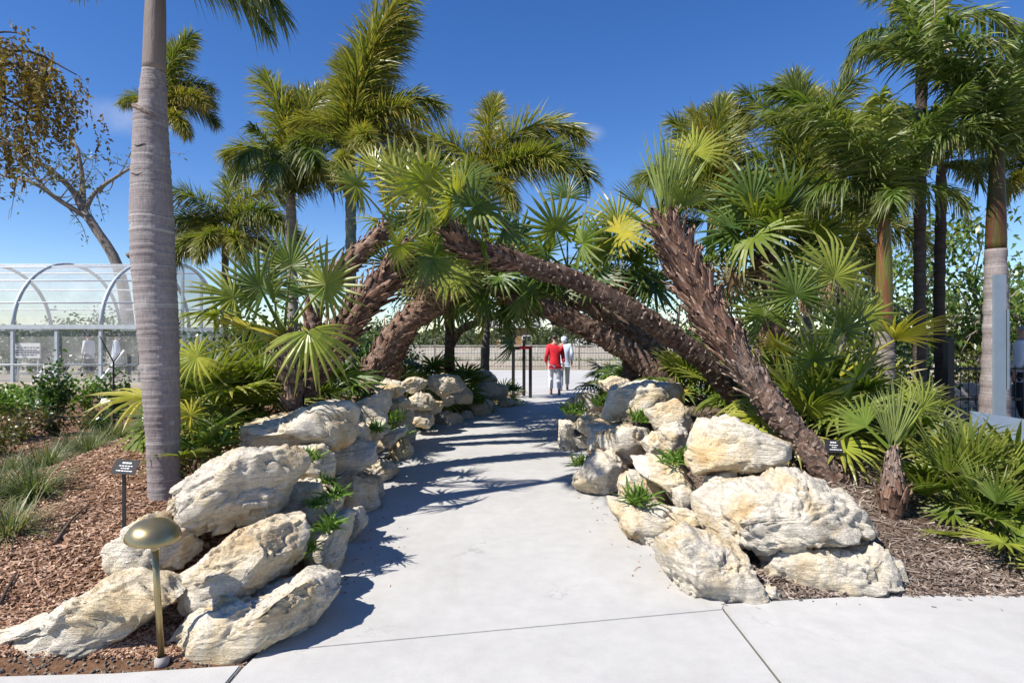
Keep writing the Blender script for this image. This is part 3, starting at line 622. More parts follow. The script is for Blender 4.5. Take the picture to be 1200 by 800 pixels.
def pinnate_mesh(seed, L=2.2, e0=75, curve=80, n=95, ways='fox', ll=0.42, lw=0.014, sweep=55, hang=0.35, t0=0.1, mat='fox', twist=0.0):
    r = np.random.default_rng(seed); s = np.linspace(0, 1, 40); e = np.radians(e0-curve*s**1.4)
    ds = L/39; y = np.concatenate([[0], np.cumsum(np.cos(e[:-1])*ds)]); z = np.concatenate([[0], np.cumsum(np.sin(e[:-1])*ds)])
    x = twist*L*s**2
    rp = np.stack([x, y, z], -1)
    tv, tf = tube(rp[::3], np.linspace(0.024, 0.004, len(rp[::3])), 5, False)
    per = 7 if ways == 'fox' else 3
    t = np.repeat(np.linspace(t0, 0.995, n), per)+r.normal(0, 0.004, n*per); t = np.clip(t, 0, 1); m = len(t)
    P0 = np.stack([np.interp(t, s, rp[:, k]) for k in range(3)], -1); ee = np.interp(t, s, e)
    T = np.stack([0*t, np.cos(ee), np.sin(ee)], -1); N = np.stack([0*t, -np.sin(ee), np.cos(ee)], -1); S = np.zeros_like(T); S[:, 0] = 1
    if ways == 'fox': phi = r.uniform(0, 2*np.pi, m)
    else: phi = np.where(r.random(m) < 0.5, 0, np.pi)+r.choice([-0.35, 0.15, 0.6], m)*np.where(r.random(m) < 0.5, 1, 1)+r.normal(0, 0.15, m)
    if ways != 'fox': phi = np.where(np.cos(phi) > 0, phi, np.pi-(phi-np.pi))
    sw = np.radians(sweep)*r.uniform(0.8, 1.15, m)*(1-0.45*t**3)
    rad = S*np.cos(phi)[:, None]+N*np.sin(phi)[:, None]
    D = unit(T*np.cos(sw)[:, None]+rad*np.sin(sw)[:, None])
    W = unit(np.cross(D, np.where(np.abs(r.random(m))[:, None] < 0.5, T, N))+0.25*r.normal(size=(m, 3))); W = unit(W-D*np.sum(W*D, 1)[:, None])
    Ls = ll*(0.35+0.65*np.sin(np.pi*np.clip(0.12+0.80*t, 0, 1))**0.7)*r.uniform(0.8, 1.15, m)
    V, Fc, tip = strips(P0, D, W, Ls, hang*r.uniform(0.5, 1.5, m), [0, 0.35, 0.7, 1], np.array([0.5, 1, 0.75, 0.04])*lw)
    Vv = np.concatenate([tv, V]); Ff = [tuple(f) for f in tf]+(Fc+len(tv)).tolist()
    return mk_mesh('frond', Vv, Ff, mat, False, np.concatenate([np.zeros(len(tv)), tip]))
PIN = {}
def pin(kind, k):
    if (kind, k) not in PIN:
        sp = {'up': dict(e0=84, curve=42, L=2.3, ll=0.64, lw=0.0125, hang=0.28, sweep=62), 'arch': dict(e0=68, curve=112, L=2.3, ll=0.64, lw=0.0125, hang=0.28, sweep=62), 'wide': dict(e0=40, curve=100, L=2.1, ll=0.6, lw=0.0125, hang=0.3, sweep=62), 'low': dict(e0=8, curve=75, L=1.8, ll=0.55, lw=0.0125, hang=0.35),
              'rup': dict(e0=80, curve=60, ways='royal', ll=0.62, lw=0.02, n=85, hang=0.5, mat='royal', sweep=60, L=2.4),
              'rarch': dict(e0=58, curve=125, ways='royal', ll=0.66, lw=0.02, n=85, hang=0.75, mat='royal', sweep=62, L=2.4),
              'rlow': dict(e0=22, curve=95, ways='royal', ll=0.62, lw=0.02, n=80, hang=0.8, mat='royal', sweep=62, L=2.2),
              'rdroop': dict(e0=4, curve=62, ways='royal', ll=0.6, lw=0.016, n=80, hang=0.5, mat='royal', sweep=55, L=2.2),
              'dead': dict(e0=-35, curve=45, ways='royal', ll=0.4, lw=0.012, n=45, hang=0.8, mat='dead', sweep=40, L=1.5)}[kind]
        sp = dict(sp); rr = np.random.default_rng(k*13+len(kind)); sp['e0'] += rr.uniform(-6, 6); sp['twist'] = rr.uniform(-0.12, 0.12)
        PIN[(kind, k)] = pinnate_mesh(900+k*17+sum(map(ord, kind)), **sp)
    return PIN[(kind, k)]
def frond(parent, base, az, kind, k=0, sc=1.0, tilt=0.0):
    """az: compass direction in the ground plane, 0 = away from the camera, 90 = right"""
    m = Matrix.Translation(Vector(base)-parent.location)@Matrix.Rotation(-R_(az), 4, 'Z')@Matrix.Rotation(R_(tilt), 4, 'X')@Matrix.Scale(sc, 4)
    return link('frond', pin(kind, k % 3), parent, m)
def slim_palm(name, label, base_px, top_px, Y, r0, r1, fronds, trunk_mat='slim_trunk', shaft=None, group=None, sc=1.0, seed=0, to_ground=True, ringy=0.004):
    top = P(top_px[0], top_px[1], Y); bx, by = P(base_px[0], base_px[1], Y)[0], Y
    bz = g1(bx, by)-0.05 if to_ground else P(base_px[0], base_px[1], Y)[2]
    base = Vector((bx, by, bz)); t = thing(name, base, label, 'palm tree', group)
    n = 90; mid = (base+top)/2+Vector((0.03*(seed % 3-1), 0.02, 0)); pp = spline([base[:]+(0,), mid[:]+(0,), top[:]+(0,)], n)[:, :3]
    u = np.linspace(0, 1, n); rad = r0+(r1-r0)*u+0.25*r0*np.exp(-u*14)
    rr = np.random.default_rng(seed+60); ring = ringy*np.sign(np.sin(u*70+rr.uniform(0, 6)))[:, None]*np.ones((1, 14))
    V, Fc = tube(pp-np.array(base), rad, 14, True, ring)
    link('trunk', mk_mesh('trunk', V, Fc, trunk_mat, True), t)
    if shaft:
        sl, sm, sr = shaft; d = (top-base).normalized(); uu = np.linspace(0, 1, 14)
        pts = [top+d*(-0.02+sl*a) for a in uu]
        rd = r1*(sr-(sr-0.55)*uu**1.6)
        V, Fc = tube(np.array([p[:] for p in pts])-np.array(base), rd, 14); link('crownshaft', mk_mesh('crownshaft', V, Fc, sm, True), t)
        top = top+d*sl*0.93
    for i, (az, kind, s) in enumerate(fronds):
        frond(t, top+Vector((0, 0, -0.02*i)), az, kind, i+seed, sc*s)
    return t, top

# ------------------------------------------------------------------ booted fan palms
def boot_mesh(seed):
    r = np.random.default_rng(seed); nu, nv = 4, 5; V = []
    for side in (1, 0):
        for j in range(nv):
            v = j/(nv-1); w = 0.056*(1-0.62*v**1.2)
            for i in range(nu):
                u = i/(nu-1)*2-1; z = 0.045*v**1.6+0.018*(1-u*u)*(1-v*0.5)+(0.006 if side else 0)
                yy = 0.25*v*(1+r.normal(0, 0.03)) - (0.10*r.random() if j == nv-1 else 0)
                V.append((u*w*(1+r.normal(0, .06)), yy, z))
    Fc = []; o = nu*nv
    for j in range(nv-1):
        for i in range(nu-1):
            a = j*nu+i; Fc.append((a, a+1, a+nu+1, a+nu)); Fc.append((o+a, o+a+nu, o+a+nu+1, o+a+1))
        Fc.append((j*nu, (j+1)*nu, o+(j+1)*nu, o+j*nu)); b = j*nu+nu-1; Fc.append((b, o+b, o+b+nu, b+nu))
    e = (nv-1)*nu
    for i in range(nu-1): Fc.append((e+i, e+i+1, o+e+i+1, o+e+i))
    return V, Fc
def scar_mesh(seed):
    r = np.random.default_rng(seed+50); V = [(-.07,-.01,-.004),(-.02,-.015,.0),(.03,-.012,.0),(.07,-.01,-.004)]
    V += [(x*1.0+r.normal(0,.006), .05+r.normal(0,.012), .016+r.normal(0,.005)) for x in (-.065,-.022,.022,.065)]+[(x, .055+r.normal(0,.012), -.012) for x in (-.06,-.02,.02,.06)]
    return V, [(i+4*k, i+1+4*k, i+5+4*k, i+4+4*k) for k in (0, 1) for i in range(3)]
BOOT = {}
def boot(kind, k):
    if (kind, k) not in BOOT:
        V, Fc = scar_mesh(k) if kind == 'scar' else boot_mesh(k); BOOT[(kind, k)] = mk_mesh('leaf_base', V, Fc, 'boot_grey' if kind == 'scar' else kind, kind != 'scar')
    return BOOT[(kind, k)]
def booted_palm(name, label, pts, boots=None, group=None, seed=0, rough=0.02, mat='bark', ground=True):
    """pts: (px, py, Y, radius px at that place) from foot to crown; boots: (t0, t1, count, size, material, flare)"""
    w = np.array([P(a, b, Y)[:]+(r*Y/F*math.cos(math.atan((a-600)/F)),) for a, b, Y, r in pts])
    if ground:
        gzv = g1(w[0][0], w[0][1])-0.08
        if w[0][2] > gzv+0.05: w = np.vstack([[w[0][0]-0.15*(w[1][0]-w[0][0]), w[0][1], gzv, w[0][3]*1.15], w])
    n = 110; s = spline(w, n); pp = s[:, :3]; rad = s[:, 3]; base = Vector(pp[0]); q_ = np.stack([np.arange(n)*0.075, np.full(n, seed*3.7), np.zeros(n)], -1); rad = rad*(1+0.28*pnoise(q_)+0.14*pnoise(q_*2.7)); pp = pp+np.stack([pnoise(q_+5.5), pnoise(q_+11.5), pnoise(q_+23.5)], -1)*0.045*np.minimum(1, np.arange(n)/12)[:, None]
    t = thing(name, base, label, 'palm tree', group)
    ns = 26; ar = np.concatenate([[0], np.cumsum(np.linalg.norm(np.diff(pp, axis=0), axis=1))])
    th = np.arange(ns)/ns*2*np.pi; A, TH = np.meshgrid(ar, th, indexing='ij')
    q = np.stack([np.cos(TH)*1.3, np.sin(TH)*1.3, A*4], -1).reshape(-1, 3)
    lump = fbm(q*1.1+seed*9, 3).reshape(A.shape); fine = fbm(q*np.array([3, 3, 4.5])+seed, 3).reshape(A.shape)
    sc = np.abs(np.sin(A*26+2.5*TH))**0.6+np.abs(np.sin(A*26-2.5*TH))**0.6
    disp = rough*(1.1*lump+1.1*fine)+rough*0.55*(sc-1.0)
    V, Fc = tube(pp-np.array(base), rad, ns, True, disp); link('trunk', mk_mesh('trunk', V, Fc, mat, True), t)
    T, N, B = frames(pp)
    if boots:
        for (t0, t1, cnt, size, bm_, flare) in boots:
            rr = random.Random(seed+int(t0*100)); ph = 0
            for i in range(cnt):
                u = t0+(t1-t0)*(i+0.5)/cnt; k = min(n-1, int(u*(n-1))); ph += 2.39996+rr.gauss(0, 0.12)
                rd = Vector(N[k])*math.cos(ph)+Vector(B[k])*math.sin(ph); ax = Vector(T[k]); fl = R_(flare+rr.uniform(-7, 9))
                o = ax*math.cos(fl)+rd*math.sin(fl); up = rd*math.cos(fl)-ax*math.sin(fl)
                link('leaf_base' if bm_ != 'scar' else 'leaf_scar', boot(bm_, rr.randrange(6)), t, basis(o, up, Vector(pp[k])+rd*(rad[k]*(1.0 if bm_ == 'scar' else 0.90))-base, size*rr.uniform(0.8, 1.2)))
    return t, Vector(pp[-1]), Vector(T[-1])

# ------------------------------------------------------------------ the royal palm left of the path
Yr = 4.7
tr = [(193.5,600,20.5),(192,560,20.5),(190.5,500,22),(186,400,26),(182,340,27.5),(179,300,28.4),(177.5,250,27.5),(177,200,25),(177,150,22),(176.5,132,21.5),(179,128,18.5),(179.5,110,17.5),(180,90,15.5),(180.5,84,15.0)]
w = np.array([P(a, b, Yr)[:]+(r*Yr/F*0.82,) for a, b, r in tr]); w = np.vstack([[w[0][0], Yr, g1(w[0][0], Yr)-0.05, w[0][3]*1.05], w])
s = np.stack([np.interp(np.linspace(0, 1, 260), np.linspace(0, 1, len(w)), w[:, k]) for k in range(4)], -1)
zz = np.linspace(w[0][2], w[-1][2], 260); o_ = np.argsort(w[:, 2]); s = np.stack([np.interp(zz, w[o_, 2], w[o_, k]) for k in range(4)], -1)
for _ in range(3): s[1:-1, :2] = (s[:-2, :2]+2*s[1:-1, :2]+s[2:, :2])/4; s[1:-1, 3] = (s[:-2, 3]+2*s[1:-1, 3]+s[2:, 3])/4
royal = thing('royal_palm', Vector(s[0, :3]), 'thick smooth grey royal palm trunk standing behind the largest pale boulder', 'palm tree')
rr_ = np.random.default_rng(4); rings = np.cumsum(rr_.uniform(0.018, 0.075, 120))+zz[0]
dsp = np.zeros(260)
for q in rings: dsp += rr_.uniform(0.001, 0.0065)*np.exp(-((zz-q)/0.009)**2)
th = np.arange(40)/40*2*np.pi; TH, ZQ = np.meshgrid(th, zz)
lum = 0.006*fbm(np.stack([np.cos(TH), np.sin(TH), ZQ*1.3], -1).reshape(-1, 3), 3).reshape(TH.shape)+0.0035*fbm(np.stack([np.cos(TH)*6, np.sin(TH)*6, ZQ*14], -1).reshape(-1, 3), 3).reshape(TH.shape)
V, Fc = tube(s[:, :3]-s[0, :3], s[:, 3], 40, True, dsp[:, None]+lum); link('trunk', mk_mesh('trunk', V, Fc, 'royal_trunk', True), royal)
p_top = P(180.5, 86, Yr); uu = np.linspace(0, 1, 16)
cs = np.array([(p_top+Vector((0.02*a, 0, 0.95*a)))[:] for a in uu]); V, Fc = tube(cs-s[0, :3], 0.083-0.012*uu-0.03*uu**4, 24); link('crownshaft', mk_mesh('crownshaft', V, Fc, 'shaft_grey', True), royal)
# torn sheath lip and scars on the trunk
lip = MB(); c0 = np.array(P(177, 131, Yr)); ang = np.linspace(2.2, 5.9, 18)
pts = np.array([[c0[0]+0.114*math.cos(a), c0[1]+0.114*math.sin(a), c0[2]+0.035*math.sin((a-2.2)*1.2)-0.05*(a-3.4)*0.5] for a in ang]); lip.tube(pts-s[0, :3], 0.004+0.014*np.sin(np.linspace(0, np.pi, 18))**0.6, 7); link('sheath_scar', lip.mesh('sheath_scar', 'boot_grey', True), royal)
for (px, py, hw) in ((176, 176, 11), (172, 209, 15), (190, 214, 7)):
    lp = MB(); c0 = np.array(P(177.5, py, Yr)); r0 = 0.17*Yr/4.7
    k = int(np.argmin(abs(zz-c0[2]))); r0 = s[k, 3]; a0 = math.asin(max(-.95, min(.95, (px-178)/(r0*F/Yr))))
    pts = np.array([[s[k, 0]+r0*1.0*math.sin(a), s[k, 1]-r0*1.0*math.cos(a), c0[2]+0.008*math.sin(8*a)] for a in np.linspace(a0-hw/30, a0+hw/30, 9)])
    lp.tube(pts-s[0, :3], 0.002+0.005*np.sin(np.linspace(0, np.pi, 9)), 5); link('sheath_scar', lp.mesh('sheath_scar', 'dark_trunk', True), royal)
rt = p_top+Vector((0.02, 0, 0.86))
for i, (az, kd, sc_) in enumerate([(92, 'rdroop', 0.50), (116, 'rdroop', 0.56), (70, 'rdroop', 0.42), (268, 'rdroop', 0.30), (190, 'rup', 0.45), (100, 'rlow', 0.5)]):
    if kd != 'dead': frond(royal, rt, az, kd, i, sc_)

# ------------------------------------------------------------------ tall slim palms
G_ = 'tall feather palms behind the arch'
slim_palm('feather_palm', 'feather palm with plume fronds showing on both sides of the grey royal trunk', (185,470), (186,165), 9.0, 0.09, 0.07, [(80,'arch',0.5),(60,'wide',0.5),(100,'wide',0.5),(40,'arch',0.55),(280,'arch',0.4),(120,'low',0.5),(75,'up',0.7),(10,'up',0.75)], 'slim_green', (0.5,'slim_green',1.15), None, 0.85, 1)
slim_palm('feather_palm', 'drooping feather palm with thin whitish trunk, its fronds hanging like a curtain', (341,430), (341,268), 10.8, 0.1, 0.09, [(285,'up',1.0),(275,'arch',0.7),(340,'up',0.95),(20,'up',0.95),(70,'up',0.8),(110,'rarch',0.6),(150,'rarch',0.7),(190,'rarch',0.65),(60,'rarch',0.62),(230,'rarch',0.5),(95,'rarch',0.62),(170,'rarch',0.6),(130,'rarch',0.65),(210,'rup',0.6),(120,'rup',0.65)], 'slim_trunk', (0.8,'slim_trunk',1.15), None, 1.02, 2)
slim_palm('feather_palm', 'small dark foxtail palm beyond the curtain palm, near the greenhouse end', (264,430), (264,300), 13.0, 0.085, 0.07, [(0,'up',0.85),(90,'arch',0.85),(270,'wide',0.85),(110,'wide',0.85),(250,'arch',0.8),(180,'low',0.75),(140,'low',0.75),(60,'wide',0.9),(300,'wide',0.85),(215,'low',0.8),(90,'low',0.9)], 'slim_green', (0.6,'slim_green',1.15), None, 0.95, 3)
t, top = slim_palm('feather_palm', 'tallest foxtail palm, blue-green trunk rising behind the leaning booted trunks', (411,430), (411,225), 10.4, 0.1, 0.09, [(40,'up',1.05),(75,'up',1.1),(85,'arch',0.75),(60,'up',0.95),(110,'arch',0.62),(270,'arch',0.5),(100,'wide',0.6),(150,'wide',0.5),(240,'wide',0.45),(330,'up',0.85),(95,'low',0.6),(180,'low',0.45),(20,'up',1.0)], 'slim_green', (0.8,'slim_green',1.15), None, 1.18, 4)
slim_palm('feather_palm', 'yellow-tipped foxtail palm standing alone over the middle of the arch', (567,440), (569,250), 14.0, 0.11, 0.09, [(0,'up',0.8),(80,'arch',1.02),(95,'wide',1.0),(275,'arch',0.95),(265,'wide',0.85),(120,'wide',0.8),(240,'low',0.7),(150,'low',0.6),(70,'arch',0.9),(200,'wide',0.6)], 'slim_trunk', (0.8,'slim_green',1.15), None, 1.3, 5)
slim_palm('feather_palm', 'pale-trunked foxtail palm right behind the upright booted palm', (832,430), (833,290), 11.0, 0.09, 0.075, [(285,'arch',0.66),(265,'arch',0.6),(20,'up',0.95),(60,'up',0.9),(300,'up',0.8),(250,'wide',0.55),(100,'arch',0.6),(180,'low',0.5),(290,'low',0.55),(90,'wide',0.5),(140,'wide',0.5),(340,'up',0.95)], 'slim_trunk', (0.7,'slim_green',1.15), None, 1.15, 6)
slim_palm('feather_palm', 'yellow-plumed foxtail palm crowded among the right-hand palms', (950,430), (945,275), 11.0, 0.09, 0.08, [(0,'up',1.0),(275,'arch',0.72),(300,'up',0.85),(80,'up',0.85),(95,'arch',0.6),(250,'wide',0.5),(180,'wide',0.45),(110,'wide',0.5),(40,'up',0.95),(220,'low',0.5),(320,'arch',0.7)], 'slim_trunk', (0.7,'slim_green',1.15), None, 1.25, 7)
slim_palm('feather_palm', 'dark bushy palm with a brown and green sheath below its crown', (1036,470), (1036,388), 7.2, 0.11, 0.105, [(350,'rup',0.85),(290,'rup',0.8),(270,'rarch',0.42),(20,'rup',0.85),(70,'rup',0.75),(100,'rarch',0.4),(320,'rup',0.85),(220,'rup',0.6),(150,'rup',0.6),(250,'rup',0.65),(45,'rup',0.8),(330,'rarch',0.5),(110,'rup',0.6),(200,'rarch',0.38)], 'slim_trunk', (1.6,'shaft',0.95), None, 1.1, 8)
slim_palm('feather_palm', 'thin dark-trunked palm between the brown sheathed palm and the right royal palm', (1106,440), (1103,230), 8.2, 0.075, 0.065, [(0,'rup',0.7),(280,'rarch',0.45),(90,'rarch',0.5),(70,'rlow',0.45),(260,'rlow',0.4),(120,'rlow',0.4),(30,'rup',0.65),(300,'rup',0.55)], 'dark_trunk', (0.5,'dark_trunk',1.15), None, 0.9, 9)
t, top = slim_palm('feather_palm', 'tall palm with pale dry fruit stalks tangled in its crown', (1078,440), (1080,95), 7.8, 0.075, 0.065, [(330,'rup',0.6),(20,'rup',0.7),(90,'rarch',0.65),(270,'rarch',0.5),(60,'rup',0.7),(110,'rlow',0.6),(300,'rarch',0.5)], 'dark_trunk', (0.45,'dark_trunk',1.1), None, 0.9, 10)
rr = np.random.default_rng(12)
for i in range(4):                                                  # dry branched fruit stalks
    mb = MB(); a0 = rr.uniform(0.2, 2.2); d0 = np.array([math.cos(a0)*0.7+0.3, -0.5, 0.3])
    c0 = np.array(top-t.location)+np.array([0.02, -0.03, -0.25+0.12*i])
    st = np.array([c0+d0*0.5*q+np.array([0, 0, -0.35*q*q]) for q in np.linspace(0, 1, 6)]); mb.tube(st, 0.009, 4)
    for j in range(16):
        b0 = st[rr.integers(2, 6)]; dd = rr.normal(size=3)*0.16; dd[2] -= 0.12
        mb.tube(np.array([b0, b0+dd+rr.normal(size=3)*0.05, b0+dd*1.7+rr.normal(size=3)*0.06+[0, 0, -0.08]]), [0.006, 0.0045, 0.002], 4)
    link('fruit_stalk', mb.mesh('fruit_stalk', 'deadtwig', True), t)
slim_palm('royal_palm', 'right-hand royal palm with bottle-shaped grey trunk and striped green sheath', (1164,440), (1167,292), 7.0, 0.165, 0.105, [(270,'rup',0.7),(250,'rup',0.65),(330,'rup',0.8),(90,'rup',0.7),(60,'rup',0.7),(200,'rup',0.55),(290,'rup',0.8),(110,'rarch',0.4),(20,'rup',0.8),(265,'rarch',0.42)], 'royal_trunk', (1.25,'shaft',1.0), None, 1.1, 11)
slim_palm('feather_palm', 'feather palm whose fronds spill beside the striped green sheath', (1215,440), (1212,255), 9.0, 0.09, 0.08, [(270,'arch',0.55),(285,'wide',0.5),(250,'low',0.5),(300,'up',0.9),(0,'up',0.9),(90,'arch',0.6),(200,'wide',0.4)], 'slim_trunk', (0.7,'slim_green',1.15), None, 1.0, 12)
slim_palm('feather_palm', 'brown-skirted palm behind the fan palms on the right', (985,430), (985,300), 9.6, 0.09, 0.085, [(270,'wide',0.65),(95,'wide',0.7),(180,'low',0.6),(230,'dead',0.7),(130,'dead',0.75),(60,'arch',0.7),(300,'arch',0.75),(280,'dead',0.7),(90,'dead',0.7),(200,'dead',0.65)], 'slim_trunk', (0.3,'slim_green',1.15), None, 1.0, 13)

# ------------------------------------------------------------------ the fan palms that make the arch
def rim(t, hub_list, base, mat='fan'): pass
CAMV = Vector((0, -1, 0.25))
# A: booted trunk leaning from the right
t, c, ax = booted_palm('fan_palm', 'booted fan palm leaning left from the right bank, tuft of upright leaves on top', [(1014,602,5.15,18),(960,545,5.3,16),(905,475,5.5,16),(855,408,5.7,16.5),(818,345,5.85,17),(797,300,5.95,16),(780,262,6.05,10)],
    [(0.52,0.99,170,0.95,'boot',11),(0.40,0.56,50,0.7,'boot_grey',12),(0.02,0.48,150,0.8,'scar',4)], None, 1, 0.022)
fan_crown(t, c, (0.10,0,1), 11, 1.0, (2,30), 21, 'uuu')
fan_crown(t, c, (-0.1,0,1), 4, 0.6, (35,75), 22, 'va')
hero_leaf(t, c, P(815,182,6.0), (-0.4,-1,0.2), 0.42, 'fan_y', 1, 200, 0.3, 10)
# B: long arching trunk
t, c, ax = booted_palm('fan_palm', 'long thin fan palm trunk bowing right over the path to the middle', [(895,500,7.0,14),(850,450,6.8,12.5),(800,402,6.65,12),(745,366,6.5,11.5),(690,337,6.4,11),(620,310,6.2,11.5),(575,299,6.1,12),(545,287,6.0,12),(522,262,5.95,9)],
    [(0.80,0.99,80,0.62,'boot',14),(0.03,0.82,230,0.6,'scar',6)], None, 2, 0.02)
fan_crown(t, c, (0.05,0.85,0.55), 8, 0.65, (15,125), 23, 'aabd')
for i, (x, y, Y, nz, R, m, sp) in enumerate([(497,214,5.6,(0.1,-1,0.5),0.46,'fan_y',290),(528,232,5.55,(0.3,-1,0.4),0.44,'fan_y',240),(560,245,6.2,(0.2,-0.7,0.6),0.5,'fan',280),(545,215,6.1,(0,-0.7,0.5),0.45,'fan',220),(508,305,5.8,(-0.3,-0.8,0.4),0.4,'fan',200),(590,270,6.3,(0.3,-0.8,0.4),0.45,'fan_d',260)]):
    hero_leaf(t, c, P(x, y, Y), nz, R, m, 10+i, sp, 0.3)
# C, D: twin trunks deeper in
t, c, ax = booted_palm('fan_palm', 'lower of the twin dark trunks arching over the walkers', [(790,462,8.9,15),(745,418,9.0,12.5),(700,390,9.0,11.5),(650,366,9.0,11.5),(605,348,9.0,11),(572,330,9.0,9)], [(0.45,0.98,80,0.7,'boot',14),(0.03,0.5,120,0.8,'scar',6)], None, 3, 0.025)
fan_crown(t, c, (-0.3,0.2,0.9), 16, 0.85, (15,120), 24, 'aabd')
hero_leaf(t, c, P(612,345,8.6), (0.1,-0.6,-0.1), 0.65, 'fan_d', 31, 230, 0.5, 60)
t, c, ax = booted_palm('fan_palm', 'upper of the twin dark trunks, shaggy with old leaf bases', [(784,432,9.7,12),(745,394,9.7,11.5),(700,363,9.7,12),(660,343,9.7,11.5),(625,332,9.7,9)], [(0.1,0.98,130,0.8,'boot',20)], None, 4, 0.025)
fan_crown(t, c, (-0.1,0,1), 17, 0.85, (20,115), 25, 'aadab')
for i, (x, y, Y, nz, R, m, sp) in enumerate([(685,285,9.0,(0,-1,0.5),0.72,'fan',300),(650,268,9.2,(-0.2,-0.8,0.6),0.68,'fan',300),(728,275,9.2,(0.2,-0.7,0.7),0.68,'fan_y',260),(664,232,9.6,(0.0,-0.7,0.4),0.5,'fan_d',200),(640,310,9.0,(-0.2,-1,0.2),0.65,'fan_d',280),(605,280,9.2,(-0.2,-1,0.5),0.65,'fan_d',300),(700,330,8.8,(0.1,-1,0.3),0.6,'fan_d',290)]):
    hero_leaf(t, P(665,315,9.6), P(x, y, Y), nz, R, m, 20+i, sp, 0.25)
# another fan palm on the right of the arch
t, c, ax = booted_palm('fan_palm', 'leafy fan palm whose crown fills the gap above the twin trunks', [(742,430,10.4,14),(735,380,10.4,14),(725,320,10.3,13)], [(0.3,0.98,40,0.9,'boot',20)], None, 14, 0.02)
fan_crown(t, c, (0,0,1), 18, 0.9, (20,115), 26, 'aabdx')
for i, (x, y, Y, nz, R, m, sp) in enumerate([(705,295,9.9,(-0.2,-1,0.5),0.75,'fan',300),(745,305,9.8,(0.2,-1,0.3),0.7,'fan',290),(722,262,10.2,(0.1,-0.8,0.6),0.65,'fan_y',260),(768,335,9.8,(0.3,-1,0.2),0.65,'fan_d',270)]):
    hero_leaf(t, c, P(x, y, Y), nz, R, m, 70+i, sp, 0.25)
# E, F, G: left-hand leaning trunks
t, c, ax = booted_palm('fan_palm', 'stout reddish booted trunk leaning right from the left bank', [(356,470,6.6,13),(374,432,6.7,14),(402,388,6.9,15),(432,350,7.0,15),(462,316,7.1,14),(482,292,7.1,9)], [(0.2,0.99,170,0.95,'boot',14)], None, 5, 0.025)
fan_crown(t, c, (0.4,0.8,0.5), 5, 0.65, (15,95), 27, 'aabyx')
for i, (x, y, Y, nz, R, m, sp) in enumerate([(505,225,6.7,(0.2,-1,0.6),0.5,'fan_y',300),(478,222,6.8,(0,-0.8,0.7),0.48,'fan_y',280),(525,262,6.6,(0.5,-1,0.3),0.48,'fan',260),(530,322,6.7,(-0.2,-1,0.3),0.42,'fan',240)]):
    hero_leaf(t, c, P(x, y, Y), nz, R, m, 40+i, sp, 0.3)
t, c, ax = booted_palm('fan_palm', 'slimmer booted trunk behind the stout one, topped by pale yellow-green fans', [(368,352,8.0,10),(392,326,8.0,11),(420,299,8.0,11),(445,276,8.0,10),(458,262,8.0,7)], [(0.1,0.99,130,0.7,'boot',15)], None, 6, 0.02)
fan_crown(t, c, (0.3,0.2,0.95), 3, 0.6, (12,60), 28, 'yy')
for i, (x, y, Y, nz, R, m, sp) in enumerate([(416,218,7.6,(-0.2,-0.8,0.75),0.5,'fan_y',300),(466,205,7.7,(0.2,-0.7,0.7),0.5,'fan_y',280),(440,200,8.0,(0,-0.6,0.5),0.45,'fan_y',180)]):
    hero_leaf(t, c, P(x, y, Y), nz, R, m, 50+i, sp, 0.28)
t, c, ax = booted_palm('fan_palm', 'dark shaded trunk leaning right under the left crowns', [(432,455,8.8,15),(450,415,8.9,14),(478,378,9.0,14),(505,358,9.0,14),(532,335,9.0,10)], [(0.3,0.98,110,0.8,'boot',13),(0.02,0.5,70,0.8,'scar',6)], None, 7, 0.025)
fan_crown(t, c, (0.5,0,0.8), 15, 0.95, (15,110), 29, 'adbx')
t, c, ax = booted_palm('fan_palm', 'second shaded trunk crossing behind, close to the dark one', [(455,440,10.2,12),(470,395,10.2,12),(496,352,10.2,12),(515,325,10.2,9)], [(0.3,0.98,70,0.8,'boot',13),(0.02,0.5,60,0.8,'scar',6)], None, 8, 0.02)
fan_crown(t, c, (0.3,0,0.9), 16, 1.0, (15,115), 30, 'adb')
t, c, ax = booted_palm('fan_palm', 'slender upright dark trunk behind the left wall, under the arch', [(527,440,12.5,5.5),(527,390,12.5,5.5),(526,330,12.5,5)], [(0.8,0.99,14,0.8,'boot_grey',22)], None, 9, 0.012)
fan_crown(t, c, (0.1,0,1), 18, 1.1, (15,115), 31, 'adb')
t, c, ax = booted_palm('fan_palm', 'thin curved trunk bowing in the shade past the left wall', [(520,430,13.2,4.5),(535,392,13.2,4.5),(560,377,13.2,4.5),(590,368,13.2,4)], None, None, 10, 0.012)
fan_crown(t, c, (0.7,0,0.6), 9, 1.0, (20,110), 32, 'ad')
